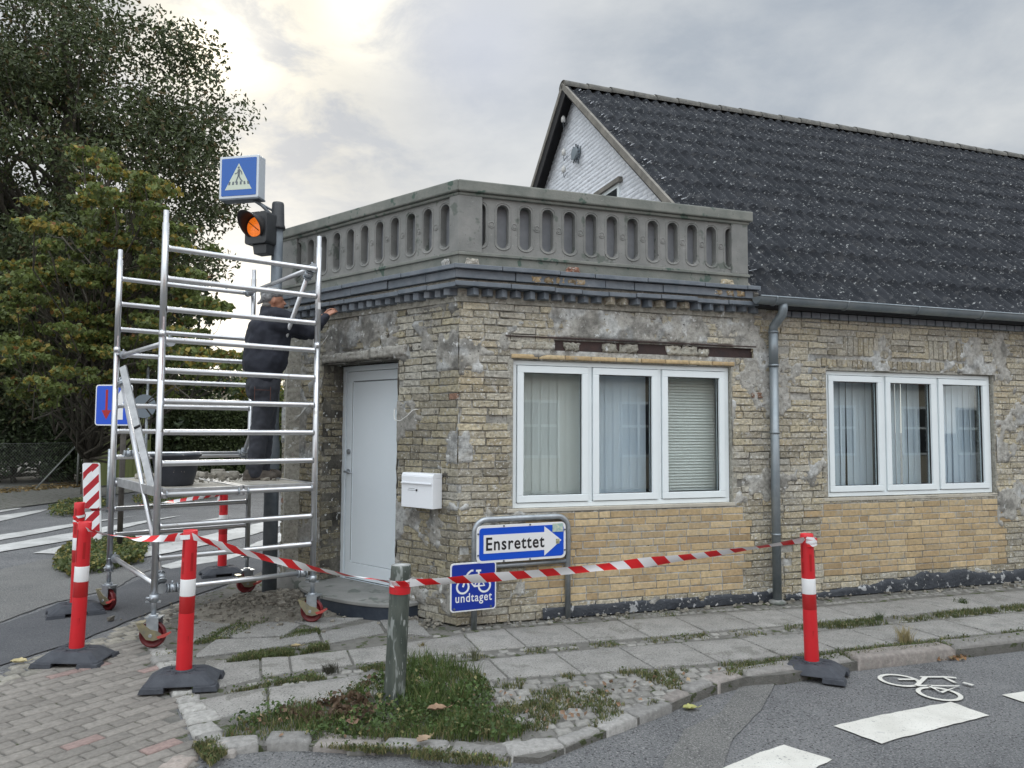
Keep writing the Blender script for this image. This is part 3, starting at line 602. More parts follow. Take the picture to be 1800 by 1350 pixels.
mb = MB(); P = scatter(GP((1560, 1150), (1640, 1132), (1690, 1138), (1700, 1160), (1600, 1162), z=-.07), 320, -.07); P[:, 2] += rng.uniform(0, .02, len(P)); leaves(mb, P, rng.uniform(.02, .05, len(P)), gcol(len(P), (.20, .11, .05), (.32, .24, .13)), .7)
P = scatter(GP((-300, 885), (0, 860), (130, 848), (250, 838), (250, 846), (130, 858), (0, 868), (-300, 895)), 1500, .02); leaves(mb, P, rng.uniform(.06, .14, len(P)), gcol(len(P), (.20, .14, .06), (.34, .26, .13)), .8)
P = scatter(GP((380, 1300), (500, 1240), (700, 1190), (870, 1220), (1100, 1200), (1300, 1170), (1000, 1290), (700, 1300)), 170, .005); P[:, 2] += rng.uniform(0, .03, len(P)); leaves(mb, P, rng.uniform(.018, .045, len(P)), gcol(len(P), (.22, .14, .09), (.33, .25, .16)), .6)
mb.build('leaf_litter', M['dry'], fix=False, kind='stuff')
# mortar debris heaped under the scaffold
mb = MB(); ctr = G(500, 1062)
xs = np.linspace(-.95, .95, 80); X, Y = np.meshgrid(xs, xs*.9); rr = np.sqrt((X/.9)**2+(Y/.75)**2)
Hh = .10*np.clip(1-rr, 0, 1)**1.1*(.5+1.1*fbm(X*5, Y*5, 21))+.02*fbm(X*22, Y*22, 4)*(rr < 1)-.03*(rr > .96)-.012
cv = (.5+.8*fbm(X*9, Y*9, 31)); colg = np.stack([cv*.21, cv*.195, cv*.165], -1); W_ = np.stack([ctr[0]+X*.87+Y*-.2, ctr[1]+Y+X*.35, Hh], -1)
mb.grid(W_, None, colg)
def chunk(mb, p, s, col):
    V = np.array([[x, y, z] for z in (0, 1) for y in (0, 1) for x in (0, 1)], float)-.5; V = V*s*rng.uniform(.5, 1.2, 3)+rng.uniform(-.2, .2, (8, 3))*s
    a = rng.uniform(0, 6); c_, s_ = math.cos(a), math.sin(a); V = np.c_[V[:, 0]*c_-V[:, 1]*s_, V[:, 0]*s_+V[:, 1]*c_, V[:, 2]*.7]+p
    mb.add(V, [(0, 1, 3, 2), (4, 6, 7, 5), (0, 4, 5, 1), (2, 3, 7, 6), (0, 2, 6, 4), (1, 5, 7, 3)], col, smooth=False)
for i in range(1500):
    a = rng.uniform(0, 6.28); r = abs(rng.normal(0, .5)); x, y = r*math.cos(a)*1.15, r*math.sin(a)*.85
    if r > 1.6: continue
    hh = .10*max(0, 1-math.hypot(x/.9, y/.75))**1.1; s_ = rng.choice([.012, .02, .03, .05], p=[.5, .3, .15, .05]); g = rng.uniform(.6, 1.3)
    chunk(mb, np.array([ctr[0]+x*.87-y*.2, ctr[1]+y+x*.35, hh+s_*.3]), s_, np.array((.22, .205, .175))*g)
for k in range(420):
    if k < 260: u_, n_ = rng.uniform(0.1, 2.4), abs(rng.normal(.06, .1)); p = FL(u_, n_+.03, .0)
    else: u_, n_ = rng.uniform(0, 7), abs(rng.normal(.04, .06)); p = FR(u_, n_+.03, .0)
    chunk(mb, p+Z3*.006, rng.choice([.012, .02, .035]), np.array((.25, .235, .20))*rng.uniform(.6, 1.3))
mb.build('rubble', M['rubble'], fix=False, kind='stuff')
# ================================================================== brick building
B = thing('brick_building', 'yellow brick corner building under repair, with stone balustrade and steep dark roof', 'building', C0)
OLD = np.array([(.35, .315, .235), (.41, .36, .25), (.30, .272, .215), (.44, .39, .27), (.26, .238, .19), (.39, .325, .215), (.33, .31, .26), (.47, .425, .32)])
NEW = np.array([(.46, .345, .195), (.49, .385, .23), (.41, .30, .165), (.50, .40, .25), (.35, .25, .14), (.44, .34, .21)])
LFT = np.array([(.22, .20, .145), (.26, .235, .165), (.19, .175, .135), (.28, .25, .17), (.17, .155, .125), (.23, .20, .13)])  # left wall palette, darkened because this side gets less light
def subtract(iv, holes, z0, z1, jit):
    out = [iv]
    for (a, b, c, d) in holes:
        if z1-.012 <= c or z0+.012 >= d: continue
        nw = []
        for (p, q) in out:
            if q <= a or p >= b: nw.append((p, q)); continue
            if p < a: nw.append((p, a-rng.uniform(0, jit)))
            if q > b: nw.append((b+rng.uniform(0, jit), q))
        out = nw
    return out
def brickwork(name, fr, u0, u1, z1, holes, isnew, rough, palette, mto, solds=(), jit=.012, zstart=0.):
    groups = {0: [], 1: []}; k = 0; z = zstart
    while z < z1-.03:
        za, zb = z+.005, min(z+.0617, z1); off = (.0 if k % 2 else .12)+rng.uniform(-.03, .03); u = u0-off; nudge = rng.uniform(-.01, .01)
        while u < u1:
            L = .24
            if rng.random() < .14: L = .12
            cu, cz = u+L/2, z+.033; nw = isnew(cu+rng.uniform(-.05, .05), cz)
            if any(a < cu < b and c < cz < d for a, b, c, d in solds): u += L; continue
            ro = 0 if nw else rough(cu, cz)
            for (p, q) in subtract((max(u+.005, u0-.006), min(u+L-.005, u1)), holes, za, zb, jit if not nw else .002):
                if q-p < .03 or (not nw and rng.random() < .012+.03*(ro > 1.2)): continue
                groups[1 if nw else 0].append((p, q, za, zb, ro))
            u += L
        z += .0667; k += 1
    for (a, b, c, d) in solds:                       # soldier course: bricks on end
        u = a
        while u < b:
            wv = .0667; groups[0].append((u+.005, u+wv-.005, c+rng.uniform(0, .02), d-rng.uniform(0, .02), 1.1)); u += wv
    for key, m_ in ((0, mto), (1, M['bricknew'])):
        g = groups[key]
        if not g: continue
        g = np.array(g); n = len(g); jt = (.0026 if key == 0 else .0022)*(1+g[:, 4])
        j = lambda: rng.uniform(-1, 1, n)*jt
        c = np.stack([fr(g[:, 0]+j(), 0, g[:, 2]+j()), fr(g[:, 1]+j(), 0, g[:, 2]+j()), fr(g[:, 1]+j(), 0, g[:, 3]+j()), fr(g[:, 0]+j(), 0, g[:, 3]+j())], 1)
        h = (.007+rng.uniform(-1, 1, n)*.0042*g[:, 4]) if key == 0 else (.007+rng.uniform(-.0015, .0015, n))
        pal = palette if key == 0 else NEW; col = (pal[rng.integers(0, len(pal), n)]*.6+pal.mean(0)*.4)*rng.uniform(.82, 1.14, (n, 1))
        if key == 0:
            lf = fbm(g[:, 0]*1.6+5, g[:, 2]*1.8, 33)[:, None]; col = col*(.62+.78*lf); wm = sst(.50, .66, fbm(g[:, 0]*2.6, g[:, 2]*2.6+9, 34)+.12*(g[:, 2] > 2.35))[:, None]*rng.uniform(.2, 1, (n, 1)); col = col*(1-.6*wm)+np.array((.44, .435, .40))*.6*wm
        if key == 0: red = rng.random(n) < .006; col[red] = (.22, .13, .09)
        for sel in ([c[:, 0]@UR < (C0+UR*3.4)@UR, c[:, 0]@UR >= (C0+UR*3.4)@UR] if key else [np.ones(n, bool)]):
         mb = MB(); lumps(mb, c[sel], fr.n, h[sel], col[sel], base=-.02, edge=.003 if key else .0045, amp=.0010 if key else .0020, nx=6 if key == 0 else 3, ny=3 if key == 0 else 2, rnd=.0004 if key else .0016, smooth=False)
         mb.build(name if key == 0 else 'new_brickwork', m_, B, fix=False)
def mortar(name, fr, u0, u1, z0, z1, holes, patch, dark=1., res=.016, mt='mortar'):
    us = np.linspace(u0, u1, int((u1-u0)/res)); zs = np.linspace(z0, z1, int((z1-z0)/res)); U, Zz = np.meshgrid(us, zs)
    f = fbm(U*3+17, Zz*3.4, 41, 4); g = fbm(U*14, Zz*14, 52, 3); amt = patch(U, Zz)
    n_ = -.008+.008*(g-.5)+.025*sst(.70-.27*amt, .79-.27*amt, f+.25*(g-.5))*(amt > 0)
    nz_ = (amt <= 0)*1.; n_ = n_*(1-nz_)+nz_*(.0015+.004*(g-.5))
    b = .5+.9*(fbm(U*5, Zz*5, 61)-.5)+.5*(g-.5)+.15*nz_; col = np.stack([.33+b*.13, .32+b*.13, .285+b*.135], -1)*dark*.95
    wl = sst(.56, .68, fbm(U*5, Zz*5, 71))[..., None]; col = col*(1-.6*wl)+np.array((.56, .58, .58))*dark*.6*wl; dk = sst(.55, .72, fbm(U*7+9, Zz*7, 73))[..., None]; col = col*(1-.45*dk)
    cu = (U[:-1, :-1]+U[1:, 1:])/2; cz = (Zz[:-1, :-1]+Zz[1:, 1:])/2; mk = np.ones(cu.shape, bool)
    for a, b_, c, d in holes: mk &= ~((cu > a-.004) & (cu < b_+.004) & (cz > c) & (cz < d))
    mb = MB(); mb.grid(fr(U, n_, Zz), mk, col); mb.build(name, M[mt], B, fix=False)
W1 = (.495, 2.775, .975, 2.31); W2 = (3.92, 6.24, .99, 2.315); BEAM = (.90, 3.02, 2.40, 2.505)
def newR(u, z): return (.62+.12*(1-z/.95) < u < 2.92 and .15 < z < .945) or (3.80-.05*z < u < 6.38 and .21 < z < .96)
def roughR(u, z): return .8+(.7 if 2.8 < u < 3.9 else 0)+(.6 if z > 2.35 else 0)+(.5 if u < .5 and z > 2.2 else 0)
def patchR(u, z):
    a = .30*np.ones_like(u); a = np.where((u > .3) & (u < 2.9) & (z > 2.52) & (z < 2.80), 1.0, a); a = np.where((u < .9) & (z > 2.15), .75, a)
    a = np.where((u > 2.75) & (u < 3.25), .65, a); a = np.where((u > 3.7) & (u < 3.95) & (z < 2.4), .7, a); a = np.where((u > 3.8) & (z > 2.34) & (z < 2.72), .45, a)
    a = np.where((u > .62) & (u < 2.92) & (z > .12) & (z < .95), 0, a); a = np.where((u > 3.8) & (u < 6.4) & (z > .2) & (z < .97), 0., a); a = np.where((u > 6.25) & (u < 6.9), .7, a); return a
brickwork('brickwork', FR, 0, 11, 2.93, [W1, W2, BEAM, (.47, 2.83, 2.30, 2.36)], newR, roughR, OLD, M['brick'], solds=[(1.25, 1.75, 2.56, 2.79), (2.0, 2.45, 2.56, 2.79), (4.15, 4.85, 2.46, 2.68), (5.25, 5.95, 2.46, 2.68), (3.80, 6.40, 2.335, 2.44)])
mortar('mortar_bed', FR, -.004, 11, 0, 2.95, [W1, W2, BEAM], patchR)
DOOR = (.80, 1.95, .0, 2.345)
def patchL(u, z):
    a = .45*np.ones_like(u); a = np.where((z > 2.36) & (z < 2.8), .95, a); a = np.where((u < .28) & (z > 2.2), 1.1, a); a = np.where((u > .68) & (u < .86), .9, a); a = np.where((u > 1.92) & (u < 2.1), .55, a); a = np.where((u < .7) & (z < .35), .7, a); a = np.where((u > 2.3) & (u < 2.5), .6, a); return a
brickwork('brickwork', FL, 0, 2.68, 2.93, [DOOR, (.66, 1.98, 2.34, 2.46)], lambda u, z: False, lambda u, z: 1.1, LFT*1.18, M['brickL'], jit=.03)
mortar('mortar_bed', FL, -.004, 2.68, 0, 2.95, [DOOR], patchL, .72)  # mortar colour darkened as well for the left wall's shade
# lintel stones above the door, missing-render blocks over the rusty beam
mb = MB(); c = []; cc = []
for a, b, z0, z1 in ((1.22, 1.97, 2.35, 2.45), (.68, 1.20, 2.36, 2.47)): c.append([FL(a, 0, z0), FL(b, 0, z0), FL(b, 0, z1-.01), FL(a, 0, z1)]); cc.append((.33, .32, .29))
lumps(mb, c, NL, .035, cc, base=-.05, edge=.02, amp=.006, nx=14, ny=5, rnd=.006); mb.build('door_lintel', M['mortar'], B, fix=False)
mb = MB(); mb.box(FR, (.88, 3.03), (-.10, -.012), (2.39, 2.512)); mb.box(FR, (.42, 3.06), (-.02, .022), (2.512, 2.522)); mb.build('steel_beam', M['rustbeam'], B)
mb = MB(); c = []; cc = []
for a, b in ((.50, .88), (1.00, 1.14), (1.38, 1.55), (1.55, 1.74), (2.07, 2.22), (2.20, 2.40), (2.38, 2.52), (1.05, 1.12)):
    z0 = 2.40+rng.uniform(0, .01); z1 = 2.50-rng.uniform(.0, .03); c.append([FR(a, 0, z0), FR(b, 0, z0), FR(b+rng.uniform(-.04, .04), 0, z1), FR(a+rng.uniform(-.04, .04), 0, z1)]); cc.append(np.array((.38, .365, .31))*rng.uniform(.8, 1.15))
for a_, b_ in zip(c, cc): mb = MB(); lumps(mb, [a_], NR, .006, [b_], base=-.06, edge=.012, amp=.006, nx=9, ny=5, rnd=.008); mb.build('beam_mortar', M['mortar'], B, fix=False)
mb = MB(); c = []; cc = []; n = 9
for i in range(n):
    a = .485+i*(2.335/n); b = a+2.335/n-.012; c.append([FR(a, 0, 2.318), FR(b, 0, 2.318), FR(b, 0, 2.356), FR(a, 0, 2.356)]); cc.append(NEW[i % 3]*1.05)
lumps(mb, c, NR, .016, cc, base=-.08, edge=.003, amp=.0008, nx=4, ny=2, rnd=.0005); mb.build('window_lintel', M['bricknew'], B, fix=False)
# reveals of the door
def sheet(mb, f, a0, a1, b0, b1, dark, res=.03):
    A, Bb = np.meshgrid(np.linspace(a0, a1, max(3, int(abs(a1-a0)/res))), np.linspace(b0, b1, max(3, int(abs(b1-b0)/res))))
    nz = fbm(A*9+3, Bb*9, 91); b = fbm(A*6, Bb*4, 81); mb.grid(f(A, Bb, .03*(nz-.5)), None, np.stack([b*.36, b*.34, b*.29], -1)*dark)
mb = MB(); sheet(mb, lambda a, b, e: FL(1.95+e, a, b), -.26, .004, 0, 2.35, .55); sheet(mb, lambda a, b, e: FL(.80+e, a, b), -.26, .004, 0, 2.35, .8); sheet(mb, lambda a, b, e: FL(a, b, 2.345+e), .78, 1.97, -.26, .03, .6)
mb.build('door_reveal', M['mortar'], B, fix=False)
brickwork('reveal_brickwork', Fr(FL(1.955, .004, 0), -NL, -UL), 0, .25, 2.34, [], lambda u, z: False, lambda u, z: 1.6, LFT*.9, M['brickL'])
mb = MB()
for (a, b, c_, d_) in (W1, W2):
    dp = -.14
    mb.box(FR, (b-.004, b+.05), (dp, .004), (c_, d_)); mb.box(FR, (a-.05, a+.004), (dp, .004), (c_, d_)); mb.box(FR, (a, b), (dp, -.004), (d_-.002, d_+.05))
mb.build('window_reveal', M['mortar'], B, fix=False)
mb = MB()
for (a, b, c_, d_) in (W1, W2): mb.box(FR, (a-.05, b+.06), (-.14, .012), (c_-.03, c_+.002))
mb.build('window_ledge', mat('pale ledge render', (.50, .47, .40), (.42, .39, .33), 9, .9, bump=.4, bscale=60), B, bevel=.004)
# solid core keeping the building closed
mb = MB(); mb.box(FR, (.05, .44), (-.35, -.03), (0, 2.95)); mb.box(FR, (2.83, 3.87), (-.35, -.03), (0, 2.95)); mb.box(FR, (6.3, 11), (-.35, -.03), (0, 2.95))
mb.box(FR, (.44, 2.83), (-.35, -.12), (2.36, 2.95)); mb.box(FR, (3.87, 6.3), (-.35, -.03), (2.37, 2.95)); mb.box(FR, (.44, 2.83), (-.35, -.03), (0, .94)); mb.box(FR, (3.87, 6.3), (-.35, -.03), (0, .955))
mb.box(FL, (.05, .76), (-.35, -.03), (0, 2.95)); mb.box(FL, (2.0, 2.64), (-.35, -.03), (0, 2.95)); mb.box(FL, (.76, 2.0), (-.35, -.03), (2.38, 2.95)); mb.build('inner_wall', M['mortar'], B)
FE = Fr(FL(2.68, 0, 0), UR, -NR); mb = MB(); mb.box(FE, (.02, 4.6), (-.3, -.001), (0, 3.05)); mb.build('rear_wall', M['mortar'], B)
# windows
def window(fr, a, b, z0, z1, kinds, lab):
    nf = -.035; mb = MB(); t = .042; n0, n1 = nf-.07, nf; cw = (b-a-2*t)/3
    mb.box(fr, (a, b), (n0, n1), (z1-t, z1)); mb.box(fr, (a, b), (n0, n1), (z0, z0+t)); mb.box(fr, (a, a+t), (n0, n1), (z0+t, z1-t)); mb.box(fr, (b-t, b), (n0, n1), (z0+t, z1-t))
    for i in (1, 2): mb.box(fr, (a+t+cw*i-.018, a+t+cw*i+.018), (n0, n1-.006), (z0+t, z1-t))
    w_ = mb.build('window', M['white'], B, bevel=.003, label=lab)
    seals = MB()
    for i in range(3):
        p, q = a+t+cw*i+(.018 if i else 0)+.006, a+t+cw*(i+1)-(.018 if i < 2 else 0)-.006; y0, y1 = z0+t+.006, z1-t-.006; s = .062; m0, m1 = nf-.05, nf+.012
        mb = MB(); mb.box(fr, (p, q), (m0, m1), (y1-s, y1)); mb.box(fr, (p, q), (m0, m1), (y0, y0+s)); mb.box(fr, (p, p+s), (m0, m1), (y0+s, y1-s)); mb.box(fr, (q-s, q), (m0, m1), (y0+s, y1-s))
        mb.build('sash', M['white'], w_, bevel=.004)
        for bx in (((p-.006, p+.01), (y0, y1)), ((q-.01, q+.006), (y0, y1)), ((p, q), (y0-.006, y0+.01)), ((p, q), (y1-.01, y1+.006))): seals.box(fr, bx[0], (nf-.055, nf-.051), bx[1])
        e = .006
        for bx in (((p+s-e, q-s+e), (y0+s-e, y0+s+.004)), ((p+s-e, q-s+e), (y1-s-.004, y1-s+e)), ((p+s-e, p+s+.004), (y0+s, y1-s)), ((q-s-.004, q-s+e), (y0+s, y1-s))): seals.box(fr, bx[0], (nf-.03, nf-.012), bx[1])
        mb = MB(); mb.box(fr, (p+s-.01, q-s+.01), (nf-.034, nf-.028), (y0+s-.01, y1-s+.01)); mb.build('pane', M['glass'], w_)
        mb = MB(); k = kinds[i]; pn = nf-.16; A, Bq = p+s-.03, q-s+.06
        if k == 'h':
            z = y0+s
            while z < y1-s+.01: mb.add(fr(np.array([A, Bq, Bq, A]), np.array([pn, pn, pn-.018, pn-.018]), np.array([z, z, z+.022, z+.022])), [(0, 1, 2, 3)], smooth=False); z += .0285
            mb.box(fr, (A-.03, A-.028), (pn-.06, pn-.05), (y0, y1)); mb.box(fr, (A, Bq), (pn-.05, pn-.045), (y0+s, y1-s+.05))
            mb.build('blind', M['blind'], w_)
        else:
            end = {'v': Bq, 'd': A+(Bq-A)*.92, 'g': Bq-.06, 'e': Bq-.07}[k]; u = A; j = 0
            while u < end:
                wv = .092; tw = .016+rng.uniform(-.004, .004); gap = .012 if (k in 'ge' and j in (3,)) else 0
                V = [fr(u, pn, y0-.03), fr(u+wv+.006, pn-tw, y0-.03), fr(u+wv+.006-gap*.2, pn-tw, y1), fr(u, pn, y1)]
                if gap: V[1] = fr(u+wv-.025, pn-tw, y0-.03); V[2] = fr(u+wv+.004, pn-tw, y1)
                mb.add(V, [(0, 1, 2, 3)], smooth=False); u += wv-.006; j += 1
            mb.build('blind', M['blind'] if k == 'v' else M['drape'], w_)
            if k in 'de':
                mb = MB(); us = np.linspace(A+.05, end, 60); zs = np.array([y0-.03, (y0+y1)/2, y1]); U, Z_ = np.meshgrid(us, zs); mb.grid(fr(U, pn-.06+.018*np.sin(U*90+Z_*1.5), Z_)); mb.build('curtain', M['drape'], w_, fix=False)
    seals.build('seal', M['gap'], w_)
    return w_
window(FR, .50, 2.765, .98, 2.305, 'vdh', 'white three part window nearest the corner, with a mix of blinds')
window(FR, 3.93, 6.225, 1.0, 2.31, 'gge', 'white three part window right of the downpipe, with blue grey curtains')
for (a, b) in ((.45, 2.83), (3.88, 6.3)):
    mb = MB(); q0, q1, z0, z1 = -1.7, -.30, .5, 2.7
    for bx in (((a, b), (q0-.02, q0), (z0, z1)), ((a-.4, a-.38), (q0, q1), (z0, z1)), ((b+.38, b+.4), (q0, q1), (z0, z1)), ((a-.4, b+.4), (q0, q1), (z0-.02, z0)), ((a-.4, b+.4), (q0, q1), (z1, z1+.02))): mb.box(FR, *bx)
    mb.build('room', M['room'], B)
# door
nd = -.245; mb = MB(); a, b, z0, z1 = .80, 1.955, .13, 2.335
mb.box(FL, (b-.055, b), (nd-.08, nd), (z0, z1)); mb.box(FL, (a, a+.055), (nd-.08, nd), (z0, z1)); mb.box(FL, (a+.055, b-.055), (nd-.08, nd), (z1-.055, z1)); mb.box(FL, (a, b), (nd-.08, nd+.03), (z0-.06, z0+.002))
D = mb.build('door', M['doorwhite'], B, bevel=.004)
a2, b2, y0, y1 = a+.060, b-.060, z0+.012, z1-.060; s = .105
mb = MB(); mb.box(FL, (a2, b2), (nd-.06, nd-.012), (y0, y0+s*1.5)); mb.box(FL, (a2, b2), (nd-.06, nd-.012), (y1-s, y1)); mb.box(FL, (a2, a2+s), (nd-.06, nd-.012), (y0+s*1.5, y1-s)); mb.box(FL, (b2-s, b2), (nd-.06, nd-.012), (y0+s*1.5, y1-s)); mb.build('door_leaf', M['doorwhite'], D, bevel=.004)
mb = MB(); mb.box(FL, (a2+s-.001, b2-s+.001), (nd-.06, nd-.018), (y0+s*1.5+.004, y1-s-.004)); mb.build('door_panel', M['doorwhite'], D, bevel=.003)
mb = MB(); mb.box(FL, (a+.05, b-.05), (nd-.07, nd-.03), (z0, z1-.05)); mb.box(FL, (a2+s-.012, a2+s-.004), (nd-.06, nd-.0115), (y0+.18, y1-.11)); mb.box(FL, (b2-s+.004, b2-s+.010), (nd-.06, nd-.0115), (y0+.18, y1-.11)); mb.box(FL, (a2+s, b2-s), (nd-.06, nd-.0115), (y1-s+.002, y1-s+.008)); mb.build('seal', M['gap'], D)
hu = b2-.05; mb = MB(); mb.tube(FL(hu, nd-.012, 1.235), FL(hu, nd+.05, 1.235), .011); mb.path([FL(hu, nd+.045, 1.235), FL(hu-.05, nd+.05, 1.232), FL(hu-.12, nd+.045, 1.225)], [.010, .009, .008]); mb.lathe([(.026, 0), (.026, .008), (.02, .012)], (0, 0, 0)) if 0 else mb.tube(FL(hu, nd-.012, 1.235), FL(hu, nd-.002, 1.235), .026, n=20); mb.build('handle', M['steel'], D)
mb = MB(); mb.tube(FL(hu, nd-.012, 1.44), FL(hu, nd+.002, 1.44), .027, n=20); mb.tube(FL(hu, nd+.0, 1.44), FL(hu, nd+.008, 1.44), .014, n=16); mb.build('lock', M['steel'], D)
# door step
mb = MB(); uc, hw_, nn = 1.27, .80, .43; prof_ = [(uc+hw_*math.cos(t), nn*max(math.sin(t), 0)**.8) for t in np.linspace(math.pi, 0, 40)]
top = [FL(u, n_, 0)[:2] for u, n_ in prof_]+[FL(uc+hw_, -.24, 0)[:2], FL(uc-hw_, -.24, 0)[:2]]
mb.slab(top, .105, .135); ST = mb.build('door_step', M['concrete'], B, bevel=.005)
mb = MB(); mb.slab([FL(uc+(u-uc)*.985, n_*.975, 0)[:2] for u, n_ in prof_]+[FL(uc+hw_*.985, -.24, 0)[:2], FL(uc-hw_*.985, -.24, 0)[:2]], -.02, .103); mb.build('step_edge', M['navyedge'], ST)
mb = MB(); gs = G(520, 1045); 
for _ in range(1):
    V = []; n1_, n2_ = 20, 12
    for i in range(n2_+1):
        for k in range(n1_):
            t = i/n2_*math.pi/2; a_ = 2*math.pi*k/n1_; rr_ = math.cos(t)**.6; V.append(FL(2.28+.30*rr_*math.cos(a_)*(1+.05*math.sin(3*a_)), .07+.10*rr_*math.sin(a_), .21*math.sin(t)))
    mb.add(V, [(i*n1_+k, i*n1_+(k+1) % n1_, (i+1)*n1_+(k+1) % n1_, (i+1)*n1_+k) for i in range(n2_) for k in range(n1_)])
mb.build('guard_stone', M['concrete'], B)
# plinth
def ragged(mb, u0, u1, hf, n0=.02, seed=5):
    us = np.linspace(u0, u1, int((u1-u0)/.02)); ts = np.linspace(0, 1, 8); U, T = np.meshgrid(us, ts); H_ = hf(U); Zz = T*H_*1.0
    n_ = n0*(1-T**6)+.008*(fbm(U*8, T*2, seed)-.5)-.012*(T > .99); mb.grid(FR(U, n_, Zz))
mb = MB(); ragged(mb, .78, 3.22, lambda u: .105+.008*fbm(u*3, u*0, 7)-.05*(np.abs(u-2.42) < .03)); mb.build('plinth', M['plinth'], B, fix=False)
mb = MB(); ragged(mb, 3.36, 11, lambda u: np.clip(.06+.10*sst(3.4, 5, u)+.10*(fbm(u*2.3, u*0, 9)-.5)+.05*(fbm(u*9, u*0, 19)-.5), .02, .25), .03, 8); mb.build('plinth', M['plinth'], B, fix=False, label='ragged black plinth with white stains')
# cornice
kk = 1+NR.dot(NL)
def cor(n_): return (C0+(NR+NL)*n_/kk)[:2]
def moulding(mb, n0, n1, z0, z1, uR=3.02, uL=2.75, step=.0, jit=0.):
    for fr, ue in ((FR, uR), (FL, uL)):
        if not step: mb.slab([cor(n0), cor(n1), fr(ue, n1, 0)[:2], fr(ue, n0, 0)[:2]], z0, z1); continue
        edges = [0]; 
        while edges[-1] < ue: edges.append(min(edges[-1]+step*rng.uniform(.7, 1.5), ue))
        for i in range(len(edges)-1):
            p, q = edges[i], edges[i+1]; dn, dz = rng.uniform(-jit, jit), rng.uniform(-jit, jit)*.6; dz -= .01*max(0, 1-abs(p-.3))*0
            A = cor(n0) if i == 0 else fr(p+.003, n0, 0)[:2]; Bp = cor(n1+dn*.3) if i == 0 else fr(p+.003, n1+dn, 0)[:2]
            mb.slab([A, Bp, fr(q-.003, n1+dn, 0)[:2], fr(q-.003, n0, 0)[:2]], z0+dz, z1+dz)
CO = MB(); moulding(CO, -.05, .165, 3.062, 3.100, step=.42, jit=.006); moulding(CO, -.05, .13, 2.985, 3.0595, step=.42, jit=.008); moulding(CO, -.05, .135, 2.915, 2.955, step=.30, jit=.01)
cornice = CO.build('cornice', M['tile'], B, bevel=.004)
mb = MB(); moulding(mb, -.05, .085, 2.957, 2.984); moulding(mb, -.05, .02, 2.80, 2.914); mb.build('cornice_mortar', M['mortar'], cornice)
groups = {'tile': MB(), 'brick': MB()}
for fr, ue in ((FR, 2.98), (FL, 2.70)):
    u = .05 if fr is FR else .0
    while u < ue:
        wv = .132; dz = rng.uniform(-.006, .006); tip = .105+rng.uniform(-.012, .012); P = [fr(u, .0, 0)[:2], fr(u+wv*.35, tip, 0)[:2], fr(u+wv*.72, tip*.8, 0)[:2], fr(u+wv-.004, .0, 0)[:2]]
        if fr is FL: P = [fr(u, .0, 0)[:2], fr(u+wv*.28, tip*.8, 0)[:2], fr(u+wv*.65, tip, 0)[:2], fr(u+wv-.004, .0, 0)[:2]]
        g = 'brick' if (fr is FR and rng.random() < .28 and u > .5) else 'tile'; dm_ = MB(); dm_.slab(P, 2.845+dz+rng.uniform(0, .01), 2.914, (.30, .27, .21) if rng.random() < .8 else (.22, .09, .06)); dm_.build('dentil', M['tile'] if g == 'tile' else M['brick'], B, bevel=.003); u += wv
mb = MB(); c = []; cc = []
for a in (.62, .74, .85, .96, 1.05, 2.50, 2.64, 2.76): c.append([FR(a, 0, 2.99), FR(a+.10, 0, 2.99), FR(a+.095, 0, 3.045), FR(a+.005, 0, 3.05)]); cc.append(np.array((.36, .27, .16))*rng.uniform(.6, 1.1))
def each(c, cc, nrm, h, name, m_, **kw):
    for a_, b_ in zip(c, cc): q = MB(); lumps(q, [a_], nrm, h, [b_], **kw); q.build(name, m_, B, fix=False)
each(c, cc, NR, .136, 'broken_brick', M['brick'], base=-.06, edge=.014, amp=.005, nx=4, ny=3, rnd=.006)
c = []; cc = []
for fr, a, z_, wv, hh, col in ((FR, .02, 3.10, .14, .07, (.33, .31, .27)), (FL, .10, 3.10, .10, .08, (.36, .36, .35)), (FR, .97, 3.10, .15, .06, (.24, .12, .08)), (FR, 2.62, 3.10, .15, .06, (.40, .34, .24))): c.append([fr(a, .04, z_), fr(a+wv, .04, z_), fr(a+wv*.85, .04, z_+hh), fr(a+wv*.15, .04, z_+hh)]); cc.append(col)
each(c, cc, NR, .06, 'broken_brick', M['brick'], base=-.05, edge=.012, amp=.008, nx=5, ny=4, rnd=.006)
